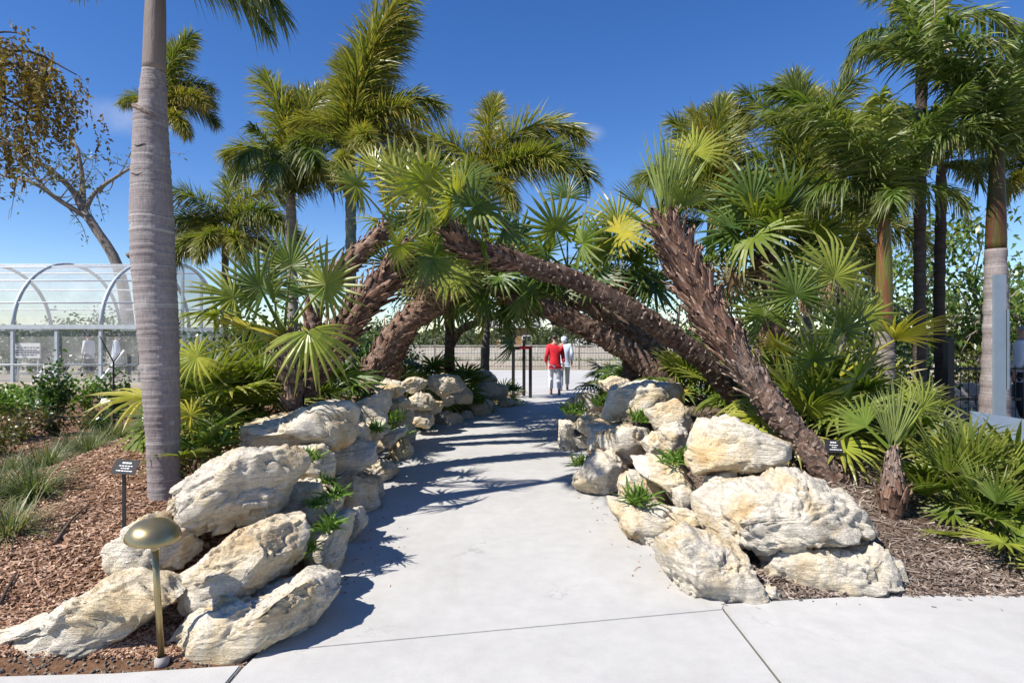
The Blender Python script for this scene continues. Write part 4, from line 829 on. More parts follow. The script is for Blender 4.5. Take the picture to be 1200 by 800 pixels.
# H: the fan palm in front, left
t, c, ax = booted_palm('fan_palm', 'short fan palm on the left bank with one drooping yellow leaf', [(347,500,5.75,10),(344,465,5.75,10),(338,430,5.75,10),(333,392,5.75,8)], [(0.1,0.98,70,0.65,'boot_grey',12)], None, 11, 0.02)
for i, (x, y, Y, nz, R, m, sp, dr) in enumerate([(305,335,5.6,(-0.3,-0.8,0.6),0.46,'fan',260,0.15),(342,312,5.7,(0.1,-0.7,0.5),0.46,'fan',240,0.1),(385,333,5.5,(0.3,-0.9,0.4),0.44,'fan',290,0.15),(325,352,5.2,(-0.1,-1,0.35),0.42,'fan',300,0.2),(272,350,5.5,(-0.4,-0.6,0.7),0.45,'fan',270,0.3),(252,372,5.2,(-0.5,-0.55,0.75),0.42,'fan',240,0.35),(290,385,5.3,(-0.2,-1,0.4),0.38,'fan_y',280,0.25),(362,345,6.1,(0.3,-0.6,0.7),0.42,'fan_d',280,0.2),(310,345,6.0,(-0.2,-0.6,0.7),0.45,'fan_d',280,0.2),(232,420,5.4,(-0.3,-1,0.4),0.36,'fan_y',280,0.3)]):
    hero_leaf(t, c, P(x, y, Y), nz, R, m, 80+i, sp, dr)
hub = P(361,404,5.05); b_ = P(340,376,5.5)
me = fan_leaf_mesh(611, 0.50, (hub-b_).length, 24, 210, 42, 0.05, 0.45, 'fan_y', 0.1, 1.25)
link('leaf', me, t, basis(hub-b_+Vector((0,0,0.10)), (0.0,-0.45,0.9), b_-t.location))
# I: low palmettos on the left bank
def palmetto(name, label, px, py, Y, n, sc, th, seed, kinds='aab', ax=(0,0,1), stub=None, dz=0.08, group=None):
    x = (px-600)/F*Y; z = g1(x, Y); t = thing(name, (x, Y, z), label, 'palmetto', group)
    mb = MB(); mb.tube(spline([(0,0,-0.1,0.07),(0.02,0,0.05,0.06),(0.03,0,dz+0.06,0.035)], 8)[:, :3], np.linspace(0.075, 0.03, 8)*sc, 9); link('stem', mb.mesh('stem', 'bark', True), t)
    fan_crown(t, Vector((x+0.03, Y, z+dz)), ax, n, sc, th, seed, kinds); return t
palmetto('palmetto', 'yellow-green palmetto beside the royal palm trunk', 232, 478, 5.9, 17, 0.8, (8,85), 41, 'aayab')
palmetto('palmetto', 'dark palmetto in the shade behind the left fan palm', 295, 470, 6.5, 17, 0.85, (8,85), 42, 'aab')
palmetto('palmetto', 'low palmetto hugging the royal palm foot', 240, 520, 5.3, 9, 0.5, (20,88), 43, 'aya')
palmetto('palmetto', 'palmetto squeezed between greenhouse and fan palm', 285, 440, 8.2, 14, 0.95, (8,80), 44, 'aab')
palmetto('palmetto', 'broad palmetto under the stout booted trunk', 395, 450, 7.9, 13, 0.8, (10,90), 45, 'dadb')
palmetto('palmetto', 'shaded palmetto above the left wall corner', 455, 440, 10.6, 13, 0.9, (10,88), 46, 'dad')
palmetto('palmetto', 'bushy palmetto behind the far end of the left wall', 505, 430, 12.2, 15, 1.0, (8,85), 47, 'dab')
palmetto('palmetto', 'palmetto below the slender dark trunk', 540, 430, 13.4, 12, 0.85, (8,85), 48, 'aab')
palmetto('palmetto', 'small palmetto in front of the far grey palm trunk', 582, 425, 14.6, 9, 0.7, (8,85), 49, 'ab')
t_ = palmetto('palmetto', 'palmetto with one long leaf poking left past the royal palm', 225, 505, 4.95, 6, 0.45, (15,80), 50, 'aa')
hero_leaf(t_, P(215,500,4.95), P(182,490,5.0), (-0.2,-0.8,0.6), 0.36, 'fan', 95, 110, 0.3, 5, 16)
# J, K: right-hand fan palms
t, c, ax = booted_palm('fan_palm', 'upright fan palm with short red-brown trunk behind the leaning one', [(905,420,8.0,14),(900,350,8.0,15),(898,300,8.0,14)], [(0.3,0.98,60,0.95,'boot',20)], None, 12, 0.02)
fan_crown(t, c, (0,-0.05,1), 20, 1.05, (8,110), 33, 'aadbx')
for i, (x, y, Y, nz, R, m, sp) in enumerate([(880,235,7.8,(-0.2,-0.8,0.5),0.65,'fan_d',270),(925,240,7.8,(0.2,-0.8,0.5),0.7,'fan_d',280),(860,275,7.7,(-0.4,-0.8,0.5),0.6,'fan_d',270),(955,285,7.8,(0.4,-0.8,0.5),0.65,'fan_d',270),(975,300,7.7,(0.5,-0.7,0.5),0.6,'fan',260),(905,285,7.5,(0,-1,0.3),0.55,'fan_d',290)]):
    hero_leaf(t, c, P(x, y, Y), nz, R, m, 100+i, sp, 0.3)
for i, (px, py, Y, n, sc, th, kinds, lab) in enumerate([
    (905,440,7.0,15,0.92,(6,80),'aab','tall palmetto right behind the leaning booted trunk'),
    (960,455,6.7,20,0.95,(6,82),'aab','broad bright palmetto behind the small black plant label'),
    (935,500,6.0,16,0.8,(6,80),'aay','front palmetto pressing against the leaning trunk'),
    (1005,480,6.4,18,0.88,(8,85),'aab','palmetto between the plant label and the brown sheathed palm'),
    (1020,450,7.6,13,0.9,(10,88),'aby','palmetto with a long yellowing leaf by the brown sheathed palm'),
    (850,430,8.6,14,0.95,(8,85),'aad','palmetto in the gap under the upright fan palm'),
    (800,440,8.8,11,0.75,(10,88),'aby','small palmetto hanging over the wide top stone'),
    (990,420,8.8,13,1.0,(8,85),'adb','shaded palmetto deep in the right bed'),
    (735,440,11.6,12,0.85,(10,90),'dad','dark palmetto at the foot of the twin trunks'),
    (712,430,13.8,11,0.8,(10,90),'dab','dark palmetto beside the walkers')]):
    palmetto('palmetto', lab, px, py, Y, n, sc, th, 60+i, kinds)
tK = bpy.data.objects['palmetto.011']
for i, (x, y, Y, nz, R, m, sp, b) in enumerate([(975,325,6.3,(0.3,-0.8,0.6),0.6,'fan',250,(955,430)),(930,345,6.2,(0,-1,0.4),0.5,'fan',280,(945,440)),(895,370,6.4,(-0.1,-1,0.4),0.48,'fan',280,(920,450)),(985,385,6.0,(0.2,-0.8,0.6),0.55,'fan',270,(965,460)),(1050,400,5.9,(0.5,-0.5,0.7),0.55,'fan_y',150,(985,440)),(950,420,5.8,(0,-1,0.3),0.5,'fan',280,(950,490)),(1000,440,5.7,(0.2,-1,0.4),0.5,'fan',280,(975,500)),(910,408,5.9,(0,-0.3,0.9),0.25,'fan_y',300,(908,470)),(920,460,5.7,(-0.1,-1,0.5),0.45,'fan',280,(940,510)),(1010,370,6.4,(0.4,-0.7,0.6),0.55,'fan',240,(985,440))]):
    hero_leaf(tK, P(b[0], b[1], 6.3), P(x, y, Y), nz, R, m, 120+i, sp, 0.22)
# L: young booted palm on the right mulch
x = (1046-600)/F*4.65; z = g1(x, 4.65)
t = thing('young_fan_palm', (x, 4.65, z), 'young fan palm with onion-shaped booted base and narrow upright leaves', 'palm tree')
prof = spline([(0,0,-0.06,0.05),(0,0,0.05,0.085),(0.0,0,0.16,0.095),(0,0,0.30,0.066),(0,0,0.46,0.036),(0,0,0.55,0.022)], 40)
thq = np.arange(22)/22*6.283; AA, TT = np.meshgrid(prof[:, 2], thq, indexing='ij')
dq = 0.012*fbm(np.stack([np.cos(TT)*2, np.sin(TT)*2, AA*5], -1).reshape(-1, 3), 3).reshape(AA.shape)
V, Fc = tube(prof[:, :3], prof[:, 3]*0.9, 22, True, dq); link('trunk', mk_mesh('trunk', V, Fc, 'bark', True), t)
rq = random.Random(8); ph = 0
for i in range(34):
    ph += 2.39996; u = i/34; zb = 0.02+0.40*u; rd = Vector((math.cos(ph), math.sin(ph), 0)); fl = R_(4)
    o = Vector((0,0,1))*math.cos(fl)+rd*(0.10 if u < .3 else -0.22-0.1*u); up = rd
    link('leaf_base', boot('boot' if u < 0.45 else 'boot_grey', rq.randrange(6)), t, basis(o, up, rd*float(np.interp(zb, prof[:, 2], prof[:, 3]))*0.9+Vector((0,0,zb)), rq.uniform(0.6, 0.8)))
for i, (dx, dy, n_) in enumerate([(-0.12,0.0,0),(0.08,-0.05,1),(0.18,0.02,2),(-0.02,0.08,3),(-0.25,-0.05,4)]):
    link('leaf', fan_variant('u', i), t, basis((dx, dy, 1), (0.1*i-.2, -1, 0.1), (0,0,0.42), 0.62+0.06*(i % 3)))
hero_leaf(t, Vector((x,4.65,z+0.5)), P(1078,478,4.7), (0.4,-0.8,0.4), 0.35, 'fan', 140, 150, 0.3, 5, 16)
hero_leaf(t, Vector((x,4.65,z+0.5)), P(1015,500,4.8), (-0.4,-0.8,0.4), 0.35, 'fan', 141, 150, 0.3, 5, 16)
# M: front right palmettos
palmetto('palmetto', 'spiky palmetto between young booted palm and steel sign upright', 1128, 590, 4.75, 18, 0.68, (4,66), 81, 'vvav')
palmetto('palmetto', 'spiky palmetto directly below the slanted steel panel', 1188, 600, 4.7, 16, 0.66, (6,70), 82, 'vvab')
palmetto('palmetto', 'small palmetto peeking in beside the mulch edge', 1210, 675, 4.05, 9, 0.5, (25,85), 83, 'aa')
palmetto('palmetto', 'bright low palmetto on bare mulch beside the young booted palm', 1158, 630, 4.35, 12, 0.5, (8,75), 86, 'vva')
palmetto('palmetto', 'palmetto growing behind the young booted palm', 1082, 540, 5.6, 13, 0.62, (8,75), 84, 'aab')
palmetto('palmetto', 'palmetto against the wire fence', 1060, 490, 6.9, 13, 0.72, (10,85), 85, 'aby')

# ------------------------------------------------------------------ low plants
def fern_mesh(seed, n=75, L=0.17):
    r = np.random.default_rng(seed); az = r.uniform(0, 6.283, n); el = r.uniform(0.2, 1.45, n)
    D = np.stack([np.cos(az)*np.cos(el), np.sin(az)*np.cos(el), np.sin(el)], -1); P0 = r.normal(size=(n, 3))*np.array([0.045, 0.03, 0.012]); W = unit(np.cross(D, r.normal(size=(n, 3))))
    V, Fc, _ = strips(P0, D, W, L*r.uniform(0.45, 1.15, n), r.uniform(0.1, 0.5, n), [0, 0.3, 0.6, 0.85, 1], np.array([0.5, 1, 0.95, 0.6, 0.1])*0.0085, 0.3)
    return mk_mesh('fern', V, Fc, 'fern')
FERN = [fern_mesh(i) for i in range(4)]
for i, (px, py, Y, sc, lab) in enumerate([
    (362,532,4.45,0.85,'fern tuft at the end of the largest pale boulder'),(392,575,4.1,0.9,'fern tuft trailing over the small upright stone'),(380,560,4.5,0.7,'dim fern tuft between the shaded left stones'),
    (385,612,3.95,1.0,'bright fern tuft at the craggy boulder by the path'),(460,488,7.0,1.3,'fern patch in the shaded corner of the left wall'),(470,505,7.6,1.1,'dark fern patch above the tall foot stone'),
    (355,640,3.6,0.8,'shaded fern under the wedged cream boulder'),(560,470,12.3,1.6,'fern between the far stones of the left wall'),(545,443,13.2,1.7,'fern on top of the far capping stone'),(600,455,14.2,1.6,'fern by the black post frame'),
    (748,582,4.75,1.35,'bright fern clump at the low slab on the right wall'),(790,535,4.9,1.15,'fern standing before the beak-shaped boulder'),(748,488,6.5,1.25,'fern under the wide top stone of the right wall'),(704,470,7.6,1.3,'sunlit fern on the narrow part of the right wall'),
    (682,540,7.0,1.2,'fern at the path edge behind the grey-white boulder'),(672,480,8.9,1.7,'dark fern at the inside of the path bend'),(796,625,4.35,0.55,'tiny fern between the low slab and the fat boulder'),(250,512,5.0,1.3,'fern tuft at the royal palm foot'),(440,500,6.3,1.1,'shaded fern behind the smooth oval stone'),(372,585,4.05,0.7,'fern sprig on the grey fern block')]):
    p = P(px, py, Y); tag(link('fern', FERN[i % 4], None, Matrix.Translation(p-Vector((0,0,0.04)))@Matrix.Rotation(i*1.7, 4, 'Z')@Matrix.Scale(sc*0.95, 4)), lab, 'fern')
def grass_mesh(seed, n=420, L=0.36):
    r = np.random.default_rng(seed); az = r.uniform(0, 6.283, n); el = np.arccos(np.clip(r.uniform(0.15, 1, n)**0.8, 0, 1)); el = np.pi/2-el
    D = np.stack([np.cos(az)*np.cos(el), np.sin(az)*np.cos(el), np.sin(el)], -1); P0 = np.stack([np.cos(az), np.sin(az), 0*az], -1)*r.uniform(0, 0.10, n)[:, None]
    W = np.stack([-np.sin(az), np.cos(az), 0*az], -1)
    V, Fc, tip = strips(P0, D, W, L*r.uniform(0.55, 1.2, n), r.uniform(0.2, 0.7, n), [0, 0.4, 0.75, 1], np.array([1, 0.9, 0.6, 0.1])*0.0030)
    return mk_mesh('grass', V, Fc, 'grass')
GR = [grass_mesh(i) for i in range(3)]
for i, (px, py, Y, sc, lab) in enumerate([(40,605,4.9,1.15,'big grass tuft beside the black plant label on the left mulch'),(10,665,4.15,1.05,'grass tuft at the mulch edge above the long low boulder'),(55,560,5.8,1.0,'medium grass tuft behind the big one on the left mulch'),(105,545,6.3,0.95,'greyish grass tuft left of the royal palm'),(85,540,6.9,1.0,'grass tuft between mulch and olive shrubs'),(140,520,7.2,1.15,'grass tuft next to the royal palm trunk'),(-5,600,5.0,1.1,'grass tuft farthest from the royal palm on the red mulch'),(120,530,7.6,1.0,'pale grass tuft before the black forked stake'),(15,555,6.2,0.8,'small grass tuft among the olive shrubs')]):
    x = (px-600)/F*Y; tag(link('grass_tuft', GR[i % 3], None, Matrix.Translation((x, Y, g1(x, Y)-0.01))@Matrix.Rotation(i*2.1, 4, 'Z')@Matrix.Scale(sc*1.2, 4)), lab, 'grass')
def shrub(px, py, Y, h, rad, mat, lab, seed, n=500, ll=0.07, name='shrub', zoff=None):
    r = np.random.default_rng(seed); x = (px-600)/F*Y; z = g1(x, Y) if zoff is None else zoff; t = thing(name, (x, Y, z), lab, 'shrub')
    mb = MB(); tips = []
    for i in range(9):
        a = r.uniform(0, 6.283); e = np.array([math.cos(a)*rad*r.uniform(.2, .9), math.sin(a)*rad*r.uniform(.2, .9), h*r.uniform(0.55, 1.0)]); pp = spline([(0,0,-0.05), e*0.5+r.normal(size=3)*0.05*h, e], 6); mb.tube(pp, np.linspace(0.012, 0.003, 6)*max(0.6, h), 4); tips += [pp[k] for k in range(2, 6)]
    link('stem', mb.mesh('stem', 'treebark', True), t)
    tips = np.array(tips); c = tips[r.integers(0, len(tips), n)]+r.normal(size=(n, 3))*np.array([rad, rad, h*0.6])*0.19; c[:, 2] = np.maximum(c[:, 2], 0.02)
    D = unit(r.normal(size=(n, 3))+np.array([0, 0, 0.5])); W = unit(np.cross(D, r.normal(size=(n, 3))))
    V, Fc, _ = strips(c, D, W, ll*r.uniform(0.6, 1.2, n), 0.3, [0, 0.45, 1], np.array([0.15, 1, 0.08])*ll*0.24); link('foliage', mk_mesh('foliage', V, Fc, mat), t); return t
for i, a in enumerate([
    (66,470,10.5,1.0,0.42,'shrub','tall glossy dark shrub in front of the greenhouse wall',900,0.10),(100,470,11.5,0.62,0.4,'shrub_l','light green shrub right of the glossy one',500,0.10),(16,470,11,0.55,0.75,'shrub_l','spreading light green shrub at the greenhouse corner',900,0.10),(135,470,10.5,0.8,0.36,'shrub','leafy shrub behind the black forked stake',600,0.09),
    (40,475,12,0.5,0.6,'shrub_l','low bright shrub under the white sign',700,0.09),(20,505,8.0,0.42,0.42,'shrub_o','brownish olive shrub on the left mulch',800,0.06),(62,500,8.6,0.3,0.3,'shrub_o','small dark olive shrub mid-bed',500,0.06),(100,492,9.2,0.28,0.3,'shrub_o','little dark shrub before the light green one',500,0.06),(0,520,7.0,0.35,0.4,'shrub_o','olive shrub farthest from the royal palm trunk',600,0.06),
    (125,465,9.0,0.3,0.25,'shrub','small shrub at the base of the forked stake',350,0.07),(250,470,10.5,1.5,0.7,'shrub','tall shrub seen between royal palm trunk and fan palm',1100,0.10),(305,460,9.2,1.4,0.6,'shrub','upright shrub at the back of the short fan palm',1100,0.10),(440,440,12.5,1.5,0.8,'shrub','tall dim shrub filling the gap under the leaning trunks',1300,0.11),(270,470,9.5,1.0,0.6,'shrub','green shrub filling the left bed behind the palmettos',900,0.10),(330,450,10.5,1.1,0.8,'shrub','shrub mass behind the stout leaning trunk',1200,0.10),(400,440,11.5,1.0,0.8,'shrub','shaded shrub beneath the left crowns',1100,0.10),(470,430,13,0.9,0.7,'shrub','dim shrub above the shaded wall',900,0.10),
    (880,430,10,1.0,0.9,'shrub','shrub deep behind the right fan palms',1200,0.10),(990,430,11,1.2,1.0,'shrub','shrub behind the brown-skirted palm',1300,0.11),(1065,440,10,1.0,0.8,'shrub','leafy shrub left of the wire fence',1100,0.10),(780,430,12,0.9,0.8,'shrub','shrub between twin trunks and booted palm',1000,0.10),
    (1150,430,11.5,1.1,1.0,'shrub_o','dull thatch-like shrub past the wire fence',1400,0.12),(1195,440,12.5,1.3,0.9,'shrub','tall shrub beyond the wire fence near the person in white shirt',1200,0.11)]):
    px, py, Y, h, rad, mat, lab, n, ll = a; shrub(px, py, Y, h, rad, mat, lab, 300+i, n, ll)

# ------------------------------------------------------------------ broadleaf trees
def tree(name, lab, base, h, rad, seed, mat='tree', n=4000, ll=0.10, lean=(0, 0), bare=0.0, r0=0.12, cat='tree', crown_lo=0.35, nb=9, barkm='treebark'):
    r = np.random.default_rng(seed); b = np.array(base, float); t = thing(name, base, lab, cat); mb = MB(); tips = []
    top = np.array([lean[0], lean[1], h*0.62]); tp = spline([(0,0,-0.1), top*0.5+r.normal(size=3)*0.03*h, top], 12); mb.tube(tp, np.linspace(r0, r0*0.45, 12), 9)
    for i in range(nb):
        k = int(12*(crown_lo+(1-crown_lo)*i/nb)); k = min(k, 11); a = i*2.4+r.uniform(-.4, .4); e = np.array([math.cos(a)*rad*r.uniform(.55, 1), math.sin(a)*rad*r.uniform(.55, 1), h*r.uniform(0.12, 0.42)])
        pp = spline([tp[k], tp[k]+e*0.45+r.normal(size=3)*0.06*h, tp[k]+e], 9); mb.tube(pp, np.linspace(r0*0.42, r0*0.08, 9), 6)
        for j in range(6):
            q = pp[r.integers(3, 9)]; f = unit(r.normal(size=3)+e/np.linalg.norm(e))*rad*r.uniform(.25, .5); p2 = spline([q, q+f*0.5+r.normal(size=3)*0.04*rad, q+f], 5); mb.tube(p2, np.linspace(r0*0.12, r0*0.025, 5), 4); tips += [p2[k] for k in range(1, 5)]
    link('trunk', mb.mesh('trunk', barkm, True), t)
    if n:
        tips = np.array(tips); cl = r.integers(0, len(tips), n); keep = r.random(len(tips)) > bare; cl = cl[keep[cl]]; n = len(cl)
        c = tips[cl]+r.normal(size=(n, 3))*rad*0.10; D = unit(r.normal(size=(n, 3))+np.array([0, 0, -0.3])); W = unit(np.cross(D, r.normal(size=(n, 3))))
        V, Fc, _ = strips(c, D, W, ll*r.uniform(0.6, 1.3, n), 0.3, [0, 0.45, 1], np.array([0.12, 1, 0.08])*ll*0.27); link('crown', mk_mesh('crown', V, Fc, mat), t)
    return t
for i, (px, Y, h, rad, n, ll, bare, lab, mat) in enumerate([
    (1085,13,3.6,1.7,3600,0.13,0.3,'loose light green tree between the brown sheathed palm and the fence','tree'),(1150,15,4.0,2.0,3600,0.14,0.35,'airy tree behind the right royal palm','tree'),(1215,12,3.6,1.6,3200,0.13,0.25,'leafy tree past the wire fence, behind the royal palm with striped sheath','tree'),
    (905,15,4.0,2.0,3200,0.14,0.3,'tree glimpsed between the right-hand palm trunks','tree'),(1020,17,3.9,2.0,3000,0.15,0.4,'thin twiggy tree past the brown-skirted palm','tree'),(790,17,4.0,1.8,2600,0.14,0.3,'tree glimpsed past the upright booted palm','tree'),
    (1120,20,3.6,2.4,2600,0.17,0.5,'grey twiggy tree beyond the wire fence','tree_f')]):
    x = (px-600)/F*Y; tree('broadleaf_tree', lab, (x, Y, g1(x, Y)), h, rad, 400+i, mat, n, ll, (0.15*(i % 3-1), 0), bare, 0.09)
for i, (px, Y, h, rad, lab) in enumerate([(642,52,4.2,2.4,'round bright green tree right of the brown hut across the fence'),(612,60,3.2,2.2,'dusty bush below the brown hut'),(668,60,4.6,2.6,'green tree over the walkers, next to the white shed'),(715,58,4.4,3,'dim tree behind the white shed'),(560,50,3.4,2.6,'far tree seen left of the grey palm trunk'),(500,46,3.5,3,'far tree behind the shaded wall plants'),(760,55,4.5,3,'far tree behind the twin trunks'),(430,50,4.5,3.5,'far tree hidden by the left crowns')]):
    x = (px-600)/F*Y; tree('far_tree', lab, (x, Y, -0.05), h*0.7, rad*0.8, 440+i, 'tree_f', 2200, 0.26, (0, 0), 0.1, 0.14, 'tree', 0.15)
hd = []
for i in range(46):                                                  # hedge-like belt far away, each a bush of its own would not be told apart
    pass
r = np.random.default_rng(77); n = 26000; xx = r.uniform(-120, 120, n); yy = r.uniform(70, 84, n); hh = 1.9+1.3*np.abs(pnoise(np.stack([xx*0.13, yy*0.1, xx*0], -1)))*2+0.7*pnoise(np.stack([xx*0.5, yy*0.5, xx*0], -1)); z_ = r.random(n)**0.7*hh
c = np.stack([xx, yy, z_], -1); D = unit(r.normal(size=(n, 3))); W = unit(np.cross(D, r.normal(size=(n, 3))))
V, Fc, _ = strips(c, D, W, 0.9*r.uniform(.6, 1.3, n), 0.3, [0, 0.45, 1], np.array([0.2, 1, 0.1])*0.28)
tag(link('far_wood', mk_mesh('far_wood', V, Fc, 'tree_f')), 'low dusty green belt of far woodland along the horizon', 'woodland', None, 'stuff')

# bare tree above the greenhouse
Yb = 30.0
t = thing('bare_tree', P(150,392,Yb)-Vector((0,0,1.7)), 'nearly leafless grey tree rising behind the greenhouse', 'tree'); mb = MB(); bt = np.array(t.location)
def limb(pts, r0, r1):
    q = np.array([P(a, b, Yb+d)[:] for a, b, d in pts]); q = spline(q, 16)-bt; mb.tube(q, np.linspace(r0, r1, 16), 8); return q
L0 = limb([(152,470,0),(150,380,0),(138,312,0),(112,268,0),(97,246,0)], 0.36, 0.2); L1 = limb([(97,246,0),(84,222,0),(60,200,-0.5),(30,180,-0.5),(0,162,-1)], 0.17, 0.06); L2 = limb([(97,246,0),(97,215,0.5),(92,180,0.5),(84,160,1)], 0.15, 0.05)
L3 = limb([(104,256,0),(70,235,-0.5),(40,215,-1),(0,205,-1)], 0.14, 0.05); L4 = limb([(99,248,0),(112,225,0.6),(140,205,0.6),(165,190,0.5)], 0.13, 0.05); L5 = limb([(60,228,-0.5),(30,196,-0.5),(4,178,-1)], 0.09, 0.03); L6 = limb([(150,300,0),(190,278,0),(215,268,0),(240,250,0)], 0.16, 0.06)
tw = []; r = np.random.default_rng(31)
for Lm in (L1, L2, L3, L4, L5, L6):
    for k in range(15):
        q = Lm[r.integers(4, 16)]; f = unit(r.normal(size=3)*np.array([1, .5, 1])+np.array([0, 0, .35]))*r.uniform(0.8, 2.3); p2 = spline([q, q+f*.5+r.normal(size=3)*.18, q+f+r.normal(size=3)*.2], 7); mb.tube(p2, np.linspace(0.035, 0.008, 7), 4); tw += list(p2[2:])
        f2 = unit(r.normal(size=3))*r.uniform(.4, 1); mb.tube(np.array([p2[4], p2[4]+f2*.5, p2[4]+f2+r.normal(size=3)*.1]), [0.014, 0.01, 0.006], 4); tw.append(p2[4]+f2)
link('trunk', mb.mesh('trunk', 'treebark', True), t)
tw = np.array(tw); n = 700; c = tw[r.integers(0, len(tw), n)]; low = (c[:, 2]+bt[2]) < 11.5; c = c[low | (r.random(n) < 0.3)]; n = len(c); c = c+r.normal(size=(n, 3))*.13
D = unit(r.normal(size=(n, 3))); W = unit(np.cross(D, r.normal(size=(n, 3)))); V, Fc, _ = strips(c, D, W, 0.2*r.uniform(.6, 1.3, n), .3, [0, .45, 1], np.array([.2, 1, .1])*.05); link('crown', mk_mesh('crown', V, Fc, 'tree_f'), t)

# tree with hanging flower strings, top left
Yf = 7.5; fb = Vector((-8.2, 7.6, g1(-8.2, 7.6))); t = thing('flowering_tree', fb, 'tree with brown-yellow flower strings hanging from a dark branch', 'tree'); mb = MB(); r = np.random.default_rng(55); fbn = np.array(fb)
trk = spline([fbn+[0, 0, -.1], fbn+[0.1, 0, 2.0], np.array(P(-80,160,7.6)), np.array(P(-60,60,7.6))], 16)-fbn; mb.tube(trk, np.linspace(.16, .08, 16), 9); VV = []; FF = []; n0 = 0
tipsrc = []
for (pts) in ([(-70,110),(-20,85),(20,75),(60,90),(85,120)],[(-70,110),(-10,110),(30,130),(50,150)],[(-60,60),(0,60),(40,62),(90,88)],[(-60,60),(-10,40),(15,38),(28,42)],[(-70,130),(-20,150),(10,165)],[(20,75),(45,95),(60,115)]):
    q = spline(np.array([P(a, b, Yf+0.05*k)[:] for k, (a, b) in enumerate(pts)]), 14)-fbn; mb.tube(q, np.linspace(.035, .006, 14), 6); tipsrc += list(q[4:])
link('trunk', mb.mesh('trunk', 'dark_trunk', True), t)
for i in range(210):
    q = tipsrc[r.integers(0, len(tipsrc))]+r.normal(size=3)*np.array([.13, .3, .05]); ln = r.uniform(.25, .85); m_ = 26; s_ = np.linspace(0, 1, m_); dr = r.normal(size=3)*.12+np.array([0.10, 0, 0]); p = q+np.outer(s_*ln, [0, 0, -1])+np.outer(s_**.6*ln, dr); p = p+r.normal(size=p.shape)*.012
    D = unit(r.normal(size=(m_, 3))+[0, 0, -.4]); W = unit(np.cross(D, r.normal(size=(m_, 3)))); V, Fc, _ = strips(p, D, W, r.uniform(.035, .075, m_), .2, [0, .5, 1], np.array([.3, 1, .15])*.016); VV.append(V); FF += (Fc+n0).tolist(); n0 += len(V)
o = link('crown', mk_mesh('crown', np.concatenate(VV), FF, 'flower'), t)

# ------------------------------------------------------------------ mulch chips
def chips(name, lab, region, n, mat, seed, size=(0.055, 0.014, 0.005)):
    r = np.random.default_rng(seed); x, y = region(r, n); z = gz(x, y); n = len(x)
    h = np.array(size)/2; cube = np.array([[a, b, c] for a in (-1, 1) for b in (-1, 1) for c in (-1, 1)], float)*h
    sc = r.uniform(0.4, 1.35, (n, 1, 3)); pt = cube[None]*sc; az = r.uniform(0, 6.283, n); tl = r.normal(0, 0.28, n); rl = r.normal(0, 0.4, n)
    X, Y, Z = pt[..., 0], pt[..., 1], pt[..., 2]
    Y, Z = Y*np.cos(rl)[:, None]-Z*np.sin(rl)[:, None], Y*np.sin(rl)[:, None]+Z*np.cos(rl)[:, None]
    X, Z = X*np.cos(tl)[:, None]-Z*np.sin(tl)[:, None], X*np.sin(tl)[:, None]+Z*np.cos(tl)[:, None]
    X, Y = X*np.cos(az)[:, None]-Y*np.sin(az)[:, None], X*np.sin(az)[:, None]+Y*np.cos(az)[:, None]
    V = np.stack([X+x[:, None], Y+y[:, None], Z+z[:, None]+0.008], -1).reshape(-1, 3)
    f = np.array([(0, 1, 3, 2), (4, 6, 7, 5), (0, 4, 5, 1), (2, 3, 7, 6), (0, 2, 6, 4), (1, 5, 7, 3)]); Fc = (f[None]+(np.arange(n)*8)[:, None, None]).reshape(-1, 4)
    return tag(link(name, mk_mesh(name, V, Fc, mat)), lab, 'mulch', None, 'stuff')
def reg_l(r, n):
    y = 3.0+7.0*r.random(n)**1.7; x = np.interp(y, YL, XL)-0.35-r.random(n)*(y*0.95-0.9); return x, y
def reg_r(r, n):
    y = 3.72+4.0*r.random(n)**1.6; x = np.interp(y, YR, XR)+0.35+r.random(n)*(y*0.9-0.9); return x, y
chips('bark_mulch', 'reddish brown bark chips strewn over the left bed', reg_l, 42000, 'chip_l', 1, (0.042, 0.010, 0.004))
chips('bark_litter', 'grey-brown bark shreds strewn over the right slope', reg_r, 15000, 'chip_r', 2, (0.075, 0.009, 0.004))
def reg_g(r, n):
    x = -2.6+1.45*r.random(n); y = 2.84+0.22*r.random(n)+0.04*r.random(n); return x, y
chips('gravel', 'crumbs of grey gravel along the pavement edge by the lamp', reg_g, 420, 'gravel', 3, (0.012, 0.010, 0.008))
def reg_e(r, n):
    y = 3.75+9*r.random(n)**1.6; L_ = r.random(n) < 0.5; d = 0.02+0.35*r.random(n)**3
    return np.where(L_, np.interp(y, YL, XL)+d, np.interp(y, YR, XR)-d), y
_gz = gz
gz = lambda x, y: np.zeros_like(x)-0.004
chips('path_litter', 'stray bark crumbs and leaf bits along the path edges', reg_e, 300, 'chip_l', 4, (0.022, 0.007, 0.003))
def reg_f(r, n): return -1.2+6.5*r.random(n), np.where(r.random(n) < 0.8, 3.35+0.4*r.random(n), 2.2+1.2*r.random(n))
chips('pavement_litter', 'stray bark shreds on the pavement before the right slope', lambda r, n: (1.2+4*r.random(n), 3.78-0.28*r.random(n)**2.5), 120, 'chip_r', 5, (0.03, 0.006, 0.003))
gz = _gz
r = np.random.default_rng(9)
